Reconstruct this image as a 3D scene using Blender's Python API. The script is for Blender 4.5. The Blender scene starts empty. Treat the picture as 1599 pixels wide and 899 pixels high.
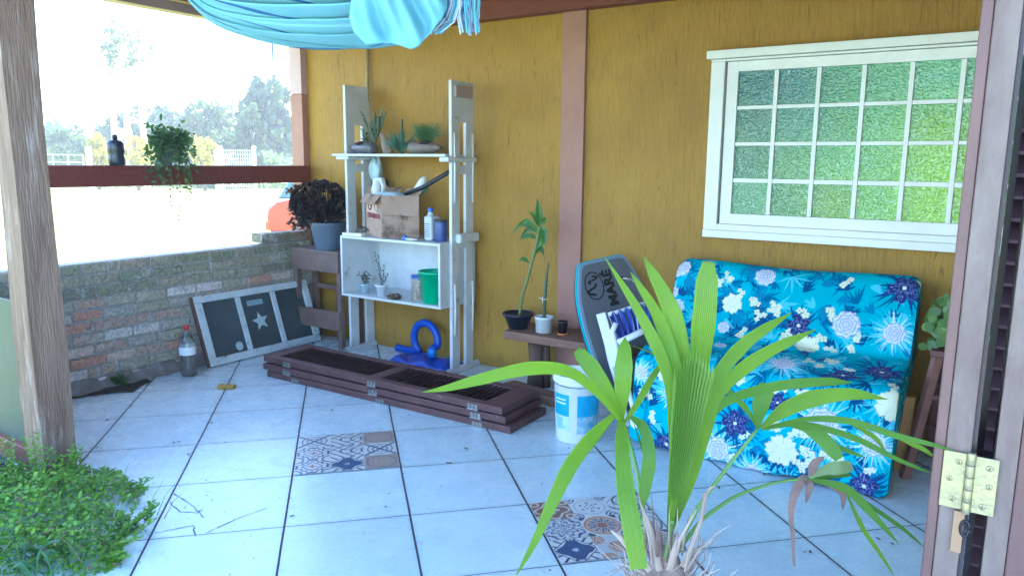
import bpy, math, random
import numpy as np
from mathutils import Vector, Matrix
R = random.Random(7)
PI = math.pi
scn = bpy.context.scene
col = scn.collection

# ------------------------------------------------------------------ camera
CH = 1.4424
CF = 1165.31
cr_, cu_, cf_ = Vector((0.8336, 0.5523, 0.0093)), Vector((-0.0993, 0.1332, 0.9861)), Vector((-0.5434, 0.8229, -0.1659))
cf_.normalize(); cr_ = (cr_ - cf_*cr_.dot(cf_)).normalized(); cu_ = cr_.cross(cf_)
cam = bpy.data.cameras.new('camera'); camo = bpy.data.objects.new('camera', cam); col.objects.link(camo)
camo.matrix_world = Matrix(((cr_.x, cu_.x, -cf_.x, 0), (cr_.y, cu_.y, -cf_.y, 0), (cr_.z, cu_.z, -cf_.z, CH), (0, 0, 0, 1)))
cam.sensor_width = 36; cam.lens = CF/1599*36; cam.clip_start = 0.02; cam.clip_end = 2000
scn.camera = camo

# ------------------------------------------------------------------ light
SUN_EL, SUN_AZ = 52, -8          # azimuth measured from +Y towards +X
w = bpy.data.worlds.new('World'); scn.world = w; w.use_nodes = True
sky = w.node_tree.nodes.new('ShaderNodeTexSky'); sky.sky_type = 'NISHITA'; sky.sun_disc = False
sky.sun_elevation = math.radians(SUN_EL); sky.sun_rotation = math.radians(SUN_AZ)
sky.ozone_density = 2.0; sky.air_density = 1.0; sky.dust_density = 1.0
bgn = w.node_tree.nodes['Background']; bgn.inputs[1].default_value = 0.15
w.node_tree.links.new(sky.outputs[0], bgn.inputs[0])
sl = bpy.data.lights.new('sun', 'SUN'); so = bpy.data.objects.new('sun', sl); col.objects.link(so)
sl.energy = 4.0; sl.angle = math.radians(0.5); sl.color = (1, .95, .86)
ea, aa = math.radians(SUN_EL), math.radians(SUN_AZ)
sd = Vector((math.sin(aa)*math.cos(ea), math.cos(aa)*math.cos(ea), math.sin(ea)))
so.rotation_euler = (-sd).to_track_quat('-Z', 'Y').to_euler(); so.location = (-8, 10, 12)
scn.view_settings.view_transform = 'Standard'; scn.view_settings.look = 'None'
scn.view_settings.exposure = 3.22; scn.view_settings.use_white_balance = True; scn.view_settings.white_balance_temperature = 5650; scn.view_settings.white_balance_tint = 8
scn.view_settings.use_curve_mapping = False; scn.view_settings.gamma = 1
scn.cycles.max_bounces = 8; scn.cycles.diffuse_bounces = 5; scn.cycles.transparent_max_bounces = 12

# ------------------------------------------------------------------ measuring helpers
O3 = Vector((0, 0, CH))
def ray(x, y): return cf_*CF + cr_*(x-799.5) + cu_*(449.5-y)
def G(x, y, z=0.0): d = ray(x, y); return O3 + d*((z-CH)/d.z)
def WY(x, y, Y): d = ray(x, y); return O3 + d*(Y/d.y)
def WX(x, y, X): d = ray(x, y); return O3 + d*(X/d.x)
def AT(x, y, dep): return O3 + ray(x, y)*(dep/CF)
def proj(P):
    v = P-O3; z = v.dot(cf_); return 799.5+CF*v.dot(cr_)/z, 449.5-CF*v.dot(cu_)/z

# ------------------------------------------------------------------ materials
def mat(name, c, rough=.6, c2=None, nscale=8, bump=0, bscale=40, metal=0, trans=0, stretch=(1,1,1), detail=6, spec=.5, c3=None, spot=(.62,.7), sscale=5, coat=0, sss=0, dist=0):
    m = bpy.data.materials.new(name); m.use_nodes = True; nt = m.node_tree; N = nt.nodes; L = nt.links
    b = N['Principled BSDF']; b.inputs['Roughness'].default_value = rough; b.inputs['Metallic'].default_value = metal
    b.inputs['Base Color'].default_value = (*c, 1); b.inputs['Specular IOR Level'].default_value = spec
    if trans: b.inputs['Transmission Weight'].default_value = trans
    if coat: b.inputs['Coat Weight'].default_value = coat
    tc = N.new('ShaderNodeTexCoord'); mp = N.new('ShaderNodeMapping'); mp.inputs['Scale'].default_value = stretch
    L.new(tc.outputs['Object'], mp.inputs[0])
    if c2:
        n = N.new('ShaderNodeTexNoise'); n.inputs['Scale'].default_value = nscale; n.inputs['Detail'].default_value = detail; n.inputs['Roughness'].default_value = .65
        n.inputs['Distortion'].default_value = dist
        L.new(mp.outputs[0], n.inputs[0])
        r = N.new('ShaderNodeValToRGB'); r.color_ramp.elements[0].position = .32; r.color_ramp.elements[1].position = .68
        r.color_ramp.elements[0].color = (*c, 1); r.color_ramp.elements[1].color = (*c2, 1)
        L.new(n.outputs[0], r.inputs[0]); out = r.outputs[0]
        if c3:
            n2 = N.new('ShaderNodeTexNoise'); n2.inputs['Scale'].default_value = sscale; n2.inputs['Detail'].default_value = 8
            n2.inputs['Roughness'].default_value = .7
            L.new(mp.outputs[0], n2.inputs[0])
            r2 = N.new('ShaderNodeValToRGB'); r2.color_ramp.elements[0].position = spot[0]; r2.color_ramp.elements[1].position = spot[1]
            r2.color_ramp.elements[0].color = (0,0,0,1)
            L.new(n2.outputs[0], r2.inputs[0])
            mx = N.new('ShaderNodeMix'); mx.data_type = 'RGBA'; L.new(r2.outputs[0], mx.inputs[0]); L.new(out, mx.inputs[6]); mx.inputs[7].default_value = (*c3, 1)
            out = mx.outputs[2]
        L.new(out, b.inputs['Base Color'])
    if bump:
        n = N.new('ShaderNodeTexNoise'); n.inputs['Scale'].default_value = bscale; n.inputs['Detail'].default_value = 5
        L.new(mp.outputs[0], n.inputs[0])
        bp = N.new('ShaderNodeBump'); bp.inputs['Strength'].default_value = min(1, bump); bp.inputs['Distance'].default_value = .004*max(1, bump)
        L.new(n.outputs[0], bp.inputs['Height']); L.new(bp.outputs[0], b.inputs['Normal'])
    return m
def leafmat(name, c, c2, rough=.4, tr=.35, attr=False):
    """leaf: diffuse plus translucency, colour per leaf"""
    m = bpy.data.materials.new(name); m.use_nodes = True; nt = m.node_tree; N = nt.nodes; L = nt.links
    b = N['Principled BSDF']; b.inputs['Roughness'].default_value = rough
    tc = N.new('ShaderNodeTexCoord'); n = N.new('ShaderNodeTexNoise'); n.inputs['Scale'].default_value = 9; n.inputs['Detail'].default_value = 4
    L.new(tc.outputs['Object'], n.inputs[0])
    g = N.new('ShaderNodeNewGeometry')
    ad = N.new('ShaderNodeMath'); ad.operation = 'MULTIPLY_ADD'; L.new(g.outputs['Random Per Island'], ad.inputs[0]); ad.inputs[1].default_value = .8; 
    sb = N.new('ShaderNodeMath'); sb.operation = 'SUBTRACT'; L.new(n.outputs[0], sb.inputs[0]); sb.inputs[1].default_value = .4
    L.new(sb.outputs[0], ad.inputs[2])
    mx = N.new('ShaderNodeMix'); mx.data_type = 'RGBA'; L.new(ad.outputs[0], mx.inputs[0]); mx.inputs[6].default_value = (*c,1); mx.inputs[7].default_value = (*c2,1)
    cs = mx.outputs[2]
    wvn = N.new('ShaderNodeAttribute'); wvn.attribute_name = 'across'; 
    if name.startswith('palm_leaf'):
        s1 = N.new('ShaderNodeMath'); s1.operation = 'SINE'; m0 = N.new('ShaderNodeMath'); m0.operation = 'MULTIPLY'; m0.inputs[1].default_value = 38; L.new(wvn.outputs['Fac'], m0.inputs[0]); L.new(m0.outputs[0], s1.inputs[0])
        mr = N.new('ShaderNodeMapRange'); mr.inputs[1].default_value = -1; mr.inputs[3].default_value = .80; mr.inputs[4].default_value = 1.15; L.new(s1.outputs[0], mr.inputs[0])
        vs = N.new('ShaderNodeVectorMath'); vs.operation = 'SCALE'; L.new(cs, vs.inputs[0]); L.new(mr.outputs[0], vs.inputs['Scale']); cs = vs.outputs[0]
        al = N.new('ShaderNodeAttribute'); al.attribute_name = 'along'; aa_ = N.new('ShaderNodeMath'); aa_.operation = 'MULTIPLY_ADD'; L.new(n.outputs[0], aa_.inputs[0]); aa_.inputs[1].default_value = .12; L.new(al.outputs['Fac'], aa_.inputs[2])
        rt2 = N.new('ShaderNodeMapRange'); rt2.inputs[1].default_value = 1.06; rt2.inputs[2].default_value = 1.08; L.new(aa_.outputs[0], rt2.inputs[0])
        mt2 = N.new('ShaderNodeMix'); mt2.data_type = 'RGBA'; L.new(rt2.outputs[0], mt2.inputs[0]); L.new(cs, mt2.inputs[6]); mt2.inputs[7].default_value = (.22,.13,.06,1); cs = mt2.outputs[2]
        bp = N.new('ShaderNodeBump'); bp.inputs['Strength'].default_value = .5; bp.inputs['Distance'].default_value = .001; L.new(s1.outputs[0], bp.inputs['Height']); L.new(bp.outputs[0], b.inputs['Normal'])
    if attr:
        a = N.new('ShaderNodeAttribute'); a.attribute_name = 'Col'; cs = a.outputs['Color']
    L.new(cs, b.inputs['Base Color'])
    t = N.new('ShaderNodeBsdfTranslucent'); L.new(cs, t.inputs[0])
    ms = N.new('ShaderNodeMixShader'); ms.inputs[0].default_value = tr
    L.new(b.outputs[0], ms.inputs[1]); L.new(t.outputs[0], ms.inputs[2]); L.new(ms.outputs[0], N['Material Output'].inputs[0])
    return m
def colmat(name, rough=.6, bump=0, bscale=200, spec=.5, tr=0):
    m = bpy.data.materials.new(name); m.use_nodes = True; N = m.node_tree.nodes; L = m.node_tree.links
    b = N['Principled BSDF']; b.inputs['Roughness'].default_value = rough; b.inputs['Specular IOR Level'].default_value = spec
    a = N.new('ShaderNodeAttribute'); a.attribute_name = 'Col'
    n = N.new('ShaderNodeTexNoise'); n.inputs['Scale'].default_value = bscale; n.inputs['Detail'].default_value = 4
    tc = N.new('ShaderNodeTexCoord'); L.new(tc.outputs['Object'], n.inputs[0])
    L.new(a.outputs['Color'], b.inputs['Base Color'])
    if bump:
        bp = N.new('ShaderNodeBump'); bp.inputs['Strength'].default_value = bump; bp.inputs['Distance'].default_value = .002
        L.new(n.outputs[0], bp.inputs['Height']); L.new(bp.outputs[0], b.inputs['Normal'])
    return m

# ------------------------------------------------------------------ mesh helpers
class MB:
    def __init__(s): s.v = []; s.f = []; s.m = []; s.c = []; s.ac = []; s.al = []
    def face(s, pts, mi=0, c=None):
        i = len(s.v); s.v += [Vector(p) for p in pts]; s.f.append(tuple(range(i, i+len(pts)))); s.m.append(mi)
        if c is not None: s.c += [c]*len(pts)
        return s
    def hexa(s, p, mi=0):
        """8 corners: 0-3 bottom ring, 4-7 top ring"""
        i = len(s.v); s.v += [Vector(q) for q in p]
        for f in ((0,3,2,1),(4,5,6,7),(0,1,5,4),(1,2,6,5),(2,3,7,6),(3,0,4,7)): s.f.append(tuple(i+k for k in f)); s.m.append(mi)
        return s
    def box(s, a, b, mi=0):
        x0,y0,z0 = a; x1,y1,z1 = b
        return s.hexa([(x0,y0,z0),(x1,y0,z0),(x1,y1,z0),(x0,y1,z0),(x0,y0,z1),(x1,y0,z1),(x1,y1,z1),(x0,y1,z1)], mi)
    def cbox(s, c, size, rot=None, mi=0):
        c = Vector(c); h = Vector(size)/2; ps = []
        for z in (-1,1):
            for x,y in ((-1,-1),(1,-1),(1,1),(-1,1)):
                q = Vector((x*h.x,y*h.y,z*h.z)); q = rot @ q if rot else q; ps.append(c+q)
        return s.hexa(ps, mi)
    def beam(s, p, q, wd, th, up=(0,0,1), mi=0):
        p, q = Vector(p), Vector(q); d = (q-p).normalized(); a = d.cross(Vector(up))
        a = a.normalized() if a.length > 1e-4 else Vector((1,0,0)); b = a.cross(d).normalized()
        a = a*wd/2; b = b*th/2
        return s.hexa([p-a-b,p+a-b,q+a-b,q-a-b,p-a+b,p+a+b,q+a+b,q-a+b], mi)
    def tube(s, pts, rad, n=8, mi=0, caps=True, flat=1.0):
        pts = [Vector(p) for p in pts]; k = len(pts)
        if not hasattr(rad, '__len__'): rad = [rad]*k
        i0 = len(s.v); ref = None
        for i, p in enumerate(pts):
            t = (pts[min(i+1,k-1)]-pts[max(i-1,0)]).normalized()
            if ref is None:
                ref = t.orthogonal().normalized()
            ref = (ref - t*ref.dot(t)).normalized(); bi = t.cross(ref)
            for j in range(n):
                a = 2*PI*j/n; s.v.append(p + ref*math.cos(a)*rad[i] + bi*math.sin(a)*rad[i]*flat)
        for i in range(k-1):
            for j in range(n):
                s.f.append((i0+i*n+j, i0+i*n+(j+1)%n, i0+(i+1)*n+(j+1)%n, i0+(i+1)*n+j)); s.m.append(mi)
        if caps:
            s.f.append(tuple(i0+j for j in reversed(range(n)))); s.m.append(mi)
            s.f.append(tuple(i0+(k-1)*n+j for j in range(n))); s.m.append(mi)
        return s
    def lathe(s, c, prof, n=24, mi=0, ax=None, close=True):
        """prof: (radius, height) pairs; ax: rotation"""
        c = Vector(c); i0 = len(s.v)
        for r, h in prof:
            for j in range(n):
                a = 2*PI*j/n; q = Vector((r*math.cos(a), r*math.sin(a), h)); s.v.append(c + (ax @ q if ax else q))
        for i in range(len(prof)-1):
            for j in range(n):
                s.f.append((i0+i*n+j, i0+i*n+(j+1)%n, i0+(i+1)*n+(j+1)%n, i0+(i+1)*n+j)); s.m.append(mi)
        if close:
            s.f.append(tuple(i0+j for j in reversed(range(n)))); s.m.append(mi)
            s.f.append(tuple(i0+(len(prof)-1)*n+j for j in range(n))); s.m.append(mi)
        return s
    def prism(s, pts, off, mi=0):
        """flat polygon extruded by vector off"""
        off = Vector(off); n = len(pts); i = len(s.v)
        s.v += [Vector(p) for p in pts] + [Vector(p)+off for p in pts]
        s.f.append(tuple(i+k for k in reversed(range(n)))); s.f.append(tuple(i+n+k for k in range(n))); s.m += [mi, mi]
        for k in range(n): s.f.append((i+k, i+(k+1)%n, i+n+(k+1)%n, i+n+k)); s.m.append(mi)
        return s
    def grid(s, fn, nu, nv, mi=0):
        i0 = len(s.v)
        for i in range(nu+1):
            for j in range(nv+1): s.v.append(Vector(fn(i/nu, j/nv)))
        for i in range(nu):
            for j in range(nv):
                a = i0+i*(nv+1)+j; s.f.append((a, a+nv+1, a+nv+2, a+1)); s.m.append(mi)
        return s
    def leaf(s, p, d, n, L, wd, mi=0, bend=0.0, c=None):
        """small pointed leaf: 6 points, folded"""
        d = d.normalized(); a = d.cross(n)
        a = a.normalized() if a.length > 1e-4 else d.orthogonal().normalized()
        u = a.cross(d)
        m = p + d*L*.5 + u*bend*L*.3
        return s.face([p, p+d*L*.3+a*wd*.42, m+d*L*.12+a*wd*.45, p+d*L+u*bend*L*-.2, m+d*L*.12-a*wd*.45, p+d*L*.3-a*wd*.42], mi, c)
    def blade(s, pts, wd, prof=None, fold=.25, mi=0, view=None, cfun=None, pleat=1):
        """long leaf: strip along pts, with width profile and a folded middle rib"""
        pts = [Vector(p) for p in pts]
        # Catmull-Rom resample
        q = []
        P = [pts[0]*2-pts[1]] + pts + [pts[-1]*2-pts[-2]]
        for i in range(1, len(P)-2):
            for t in [k/8 for k in range(8)]:
                a,b,c_,d_ = P[i-1],P[i],P[i+1],P[i+2]
                q.append(.5*((2*b)+(c_-a)*t+(2*a-5*b+4*c_-d_)*t*t+(3*b-a-3*c_+d_)*t**3))
        q.append(pts[-1]); n = len(q); i0 = len(s.v); K = 2*pleat+1
        prof = prof or [(0,.3),(.25,.9),(.55,1),(.85,.6),(1,.03)]
        def pw(t):
            for (a,b),(c_,d_) in zip(prof, prof[1:]):
                if t <= c_: return b+(d_-b)*(t-a)/(c_-a)
            return prof[-1][1]
        for i, p in enumerate(q):
            t = (q[min(i+1,n-1)]-q[max(i-1,0)]).normalized()
            vd = (view if view is not None else (p-O3)).normalized()
            a = t.cross(vd); a = a.normalized() if a.length > 1e-3 else t.orthogonal(); u = a.cross(t).normalized()
            wi = wd*pw(i/(n-1))
            for k in range(K):
                x = k/(K-1)*2-1
                s.v.append(p + a*wi/2*x + u*(fold*wi*.5*((k % 2)*2-1 if pleat > 1 else (1-abs(x)))*1.0))
                s.ac.append(x); s.al.append(i/(n-1))
        for i in range(n-1):
            for k in range(K-1):
                a = i0+i*K+k; s.f.append((a, a+1, a+K+1, a+K)); s.m.append(mi)
        return s
    def build(s, name, mats, parent=None, loc=None, smooth=False, bevel=0, auto=None, wob=0):
        if not isinstance(mats, (list, tuple)): mats = [mats]
        off = Vector((0,0,0)); p = parent
        while p is not None: off += p.location; p = p.parent
        if loc is None and parent is None:
            if s.v:
                xs = [v.x for v in s.v]; ys = [v.y for v in s.v]; zs = [v.z for v in s.v]
                loc = Vector(((min(xs)+max(xs))/2, (min(ys)+max(ys))/2, min(zs)))
        o_loc = Vector(loc) if (loc is not None and parent is None) else Vector((0,0,0))
        off += o_loc
        me = bpy.data.meshes.new(name); me.from_pydata([tuple(v-off) for v in s.v], [], s.f)
        for m_ in mats: me.materials.append(m_)
        me.polygons.foreach_set('material_index', s.m)
        if s.c and len(s.c) == len(s.v):
            at = me.color_attributes.new('Col', 'FLOAT_COLOR', 'POINT')
            at.data.foreach_set('color', np.array([(c[0],c[1],c[2],1) for c in s.c], dtype=np.float32).ravel())
        if s.ac and len(s.ac) == len(s.v):
            me.attributes.new('across', 'FLOAT', 'POINT').data.foreach_set('value', s.ac)
            me.attributes.new('along', 'FLOAT', 'POINT').data.foreach_set('value', s.al)
        if smooth: me.polygons.foreach_set('use_smooth', [True]*len(s.f))
        me.update()
        o = bpy.data.objects.new(name, me); col.objects.link(o); o.location = o_loc
        if parent: o.parent = parent
        if auto is not None:
            me.polygons.foreach_set('use_smooth', [True]*len(s.f))
            # sharp edges by angle
            me.set_sharp_from_angle(angle=math.radians(auto))
        if bevel:
            b = o.modifiers.new('bevel', 'BEVEL'); b.width = bevel; b.segments = 2; b.limit_method = 'ANGLE'; b.angle_limit = math.radians(40)
        return o
def tag(o, label=None, cat=None, group=None, kind=None):
    if label: o['label'] = label
    if cat: o['category'] = cat
    if group: o['group'] = group
    if kind: o['kind'] = kind
    return o
def empty(name, loc, label, cat, group=None):
    o = bpy.data.objects.new(name, None); col.objects.link(o); o.location = loc; o.empty_display_size = .1
    return tag(o, label, cat, group)
def rz(a): return Matrix.Rotation(a, 3, 'Z')
def arr_mesh(name, P, C, mt, parent=None, smooth=True, loc=None):
    """grid P (nu,nv,3) with colours C (nu,nv,3)"""
    nu, nv = P.shape[:2]; off = Vector((0,0,0)); p = parent
    while p is not None: off += p.location; p = p.parent
    ol = Vector(loc) if loc is not None else Vector((0,0,0)); off += ol
    V = P.reshape(-1,3) - np.array(off)
    I = np.arange(nu*nv).reshape(nu,nv)
    F = np.stack([I[:-1,:-1],I[1:,:-1],I[1:,1:],I[:-1,1:]],-1).reshape(-1,4)
    me = bpy.data.meshes.new(name); me.vertices.add(len(V)); me.vertices.foreach_set('co', V.ravel())
    me.loops.add(F.size); me.loops.foreach_set('vertex_index', F.ravel())
    me.polygons.add(len(F)); me.polygons.foreach_set('loop_start', np.arange(0,F.size,4)); me.polygons.foreach_set('loop_total', np.full(len(F),4))
    me.update(calc_edges=True); me.validate()
    at = me.color_attributes.new('Col', 'FLOAT_COLOR', 'POINT')
    at.data.foreach_set('color', np.concatenate([C.reshape(-1,3), np.ones((nu*nv,1))],1).astype(np.float32).ravel())
    me.materials.append(mt)
    if smooth: me.polygons.foreach_set('use_smooth', [True]*len(F))
    o = bpy.data.objects.new(name, me); col.objects.link(o); o.location = ol
    if parent: o.parent = parent
    return o
def text_part(name, txt, mt, parent, origin, ux, uy, size, ext=.0006, bold=.0, align='CENTER'):
    cu = bpy.data.curves.new(name, 'FONT'); cu.body = txt; cu.size = size; cu.extrude = ext; cu.offset = bold; cu.align_x = align; cu.align_y = 'CENTER'
    tmp = bpy.data.objects.new('tmp', cu); col.objects.link(tmp)
    dg = bpy.context.evaluated_depsgraph_get(); me = bpy.data.meshes.new_from_object(tmp.evaluated_get(dg))
    bpy.data.objects.remove(tmp)
    ux = Vector(ux).normalized(); uy = Vector(uy).normalized(); uz = ux.cross(uy)
    off = Vector((0,0,0)); p = parent
    while p is not None: off += p.location; p = p.parent
    o3 = Vector(origin) - off
    for v in me.vertices: v.co = o3 + ux*v.co.x + uy*v.co.y + uz*v.co.z
    me.materials.clear(); me.materials.append(mt); me.name = name
    o = bpy.data.objects.new(name, me); col.objects.link(o); o.parent = parent
    return o

# colours / common materials
M_white = mat('old_white_paint', (.66,.68,.69), .45, (.54,.56,.56), 9, .4, 60, c3=(.36,.31,.25), spot=(.60,.70), sscale=7)
M_whiteclean = mat('white_gloss_paint', (.80,.78,.72), .35, (.72,.70,.63), 6, .15, 30)
M_brownwood = mat('brown_painted_wood', (.17,.085,.055), .55, (.11,.055,.038), 10, .5, 50, stretch=(1,1,1), c3=(.26,.17,.12), spot=(.6,.72), sscale=14)
M_pinkwood = mat('pinkish_painted_timber', (.40,.20,.145), .6, (.33,.155,.115), 5, .3, 50)
M_redbeam = mat('red_brown_stain', (.20,.045,.03), .5, (.14,.03,.022), 7, .3, 40, stretch=(1,6,6))
M_black = mat('black_plastic', (.012,.013,.018), .35)
M_soil = mat('dark_soil', (.03,.022,.016), .95, (.06,.042,.03), 60, 1, 120)
M_steel = mat('galvanised_steel', (.42,.44,.42), .4, (.25,.24,.2), 60, .3, 100, metal=.8)
M_glass = mat('dark_glass', (.05,.07,.075), .06, spec=.6)

# ================================================================== SETTING
# grass ground
M_grass = mat('garden_grass', (.14,.17,.01), .9, (.28,.27,.05), 3, 1, 30, detail=10)
g = MB(); g.face([(-900,-600,-.12),(900,-600,-.12),(900,1500,-.12),(-900,1500,-.12)])
tag(g.build('grass_ground', M_grass, loc=(0,0,-.12)), kind='structure')

# tiled floor
def floor_mat():
    m = bpy.data.materials.new('white_floor_tiles'); m.use_nodes = True; nt = m.node_tree; N = nt.nodes; L = nt.links
    b = N['Principled BSDF']
    tc = N.new('ShaderNodeTexCoord'); sp = N.new('ShaderNodeSeparateXYZ'); L.new(tc.outputs['Object'], sp.inputs[0])
    def M(op, a, b_=None, c=None, clamp=False):
        n = N.new('ShaderNodeMath'); n.operation = op; n.use_clamp = clamp
        for i, x in enumerate((a, b_, c)):
            if x is None: continue
            if isinstance(x, (int, float)): n.inputs[i].default_value = x
            else: L.new(x, n.inputs[i])
        return n.outputs[0]
    th = math.radians(46.19); cx, sx = math.cos(th)/.5, math.sin(th)/.5
    nw = N.new('ShaderNodeTexNoise'); nw.inputs['Scale'].default_value = 3; L.new(tc.outputs['Object'], nw.inputs[0])
    wv = M('MULTIPLY', M('SUBTRACT', nw.outputs[0], .5), .006)
    u = M('ADD', M('ADD', M('ADD', M('MULTIPLY', sp.outputs[0], cx), M('MULTIPLY', sp.outputs[1], sx)), 2.52982), wv)
    v = M('ADD', M('SUBTRACT', M('ADD', M('MULTIPLY', sp.outputs[0], -sx), M('MULTIPLY', sp.outputs[1], cx)), 8.8211), wv)
    du = M('ABSOLUTE', M('SUBTRACT', M('FRACT', M('ADD', u, .5)), .5)); dv = M('ABSOLUTE', M('SUBTRACT', M('FRACT', M('ADD', v, .5)), .5))
    gu = M('LESS_THAN', du, .0085); gv = M('LESS_THAN', dv, .0048)
    g = M('MAXIMUM', gu, gv)
    cb = N.new('ShaderNodeCombineXYZ'); L.new(M('FLOOR', u), cb.inputs[0]); L.new(M('FLOOR', v), cb.inputs[1])
    wn = N.new('ShaderNodeTexWhiteNoise'); L.new(cb.outputs[0], wn.inputs[0])
    n1 = N.new('ShaderNodeTexNoise'); n1.inputs['Scale'].default_value = 4.5; n1.inputs['Detail'].default_value = 7; n1.inputs['Roughness'].default_value = .6
    L.new(tc.outputs['Object'], n1.inputs[0])
    r1 = N.new('ShaderNodeValToRGB'); r1.color_ramp.elements[0].position = .3; r1.color_ramp.elements[1].position = .7
    r1.color_ramp.elements[0].color = (.55,.68,.72,1); r1.color_ramp.elements[1].color = (.66,.79,.81,1); L.new(n1.outputs[0], r1.inputs[0])
    # brightness per tile
    hs = N.new('ShaderNodeHueSaturation'); L.new(r1.outputs[0], hs.inputs['Color']); L.new(M('MULTIPLY_ADD', wn.outputs[0], .12, .92), hs.inputs['Value'])
    # dirt specks and stains
    n2 = N.new('ShaderNodeTexNoise'); n2.inputs['Scale'].default_value = 11; n2.inputs['Detail'].default_value = 9; n2.inputs['Roughness'].default_value = .75; L.new(tc.outputs['Object'], n2.inputs[0])
    r2 = N.new('ShaderNodeValToRGB'); r2.color_ramp.elements[0].position = .58; r2.color_ramp.elements[0].color = (0,0,0,1); r2.color_ramp.elements[1].position = .80; L.new(n2.outputs[0], r2.inputs[0])
    m1 = N.new('ShaderNodeMix'); m1.data_type = 'RGBA'; L.new(r2.outputs[0], m1.inputs[0]); L.new(hs.outputs[0], m1.inputs[6]); m1.inputs[7].default_value = (.30,.29,.27,1)
    vr = N.new('ShaderNodeTexVoronoi'); vr.inputs['Scale'].default_value = 9; L.new(tc.outputs['Object'], vr.inputs[0])
    sp2 = M('MULTIPLY', M('LESS_THAN', vr.outputs['Distance'], .055), M('GREATER_THAN', n1.outputs[0], .52))
    m2 = N.new('ShaderNodeMix'); m2.data_type = 'RGBA'; L.new(sp2, m2.inputs[0]); L.new(m1.outputs[2], m2.inputs[6]); m2.inputs[7].default_value = (.16,.14,.13,1)
    # darker wear near grout
    near = M('SUBTRACT', 1, M('MULTIPLY', M('MINIMUM', du, dv), 22), clamp=True)
    nr = M('MULTIPLY', M('MULTIPLY', near, n2.outputs[0]), .55)
    m3 = N.new('ShaderNodeMix'); m3.data_type = 'RGBA'; L.new(nr, m3.inputs[0]); L.new(m2.outputs[2], m3.inputs[6]); m3.inputs[7].default_value = (.33,.34,.36,1)
    m4 = N.new('ShaderNodeMix'); m4.data_type = 'RGBA'; L.new(g, m4.inputs[0]); L.new(m3.outputs[2], m4.inputs[6]); m4.inputs[7].default_value = (.045,.045,.05,1)
    L.new(m4.outputs[2], b.inputs['Base Color'])
    L.new(M('ADD', M('MULTIPLY', n2.outputs[0], .3), M('MULTIPLY_ADD', g, .5, .12)), b.inputs['Roughness'])
    bp = N.new('ShaderNodeBump'); bp.inputs['Strength'].default_value = .6; bp.inputs['Distance'].default_value = .003; bp.invert = True
    L.new(M('ADD', g, M('MULTIPLY', n1.outputs[0], .25)), bp.inputs['Height']); L.new(bp.outputs[0], b.inputs['Normal'])
    return m
g = MB(); g.prism([(-4.85,4.5,-.125),(-4.85,1.62,-.125),(-3.62,1.42,-.125),(-2.9,.55,-.125),(-2.9,-2.5,-.125),(2.5,-2.5,-.125),(2.5,4.5,-.125)], (0,0,.125))
tag(g.build('tiled_floor', floor_mat(), loc=(0,0,0)), kind='structure')
TH = math.radians(46.19)
def tile_pt(u, v, z=0.0):
    """grid coordinates (tiles) to world"""
    a, b = u*.5, v*.5
    return Vector((math.cos(TH)*a-math.sin(TH)*b, math.sin(TH)*a+math.cos(TH)*b, z))
OX, OY = -2.52982, 8.8211
# cracks in the broken tile
def crack(pts, wd=.0022):
    m = MB()
    q = []
    for a, b in zip(pts, pts[1:]):
        a, b = G(*a), G(*b)
        for k in range(5): q.append(a.lerp(b, k/5)+Vector((R.uniform(-1,1), R.uniform(-1,1), 0))*.003)
    q.append(G(*pts[-1]))
    for a, b in zip(q, q[1:]):
        d = (b-a).normalized(); n = Vector((-d.y, d.x, 0))*wd*R.uniform(.5,1.2); z = Vector((0,0,.0015))
        m.face([a-n+z, b-n+z, b+n+z, a+n+z])
    return m
cm = MB()
for pts in ([(272,770),(300,788),(318,808)], [(266,785),(282,799),(308,800),(316,795)], [(242,832),(280,824),(302,820),(305,836)], [(322,832),(370,810),(418,792)]):
    c = crack(pts); i = len(cm.v); cm.v += c.v; cm.f += [tuple(i+k for k in f) for f in c.f]; cm.m += c.m
tag(cm.build('tile_cracks', mat('crack_dirt', (.10,.10,.11), .9), loc=(0,0,0)), kind='structure')

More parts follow.
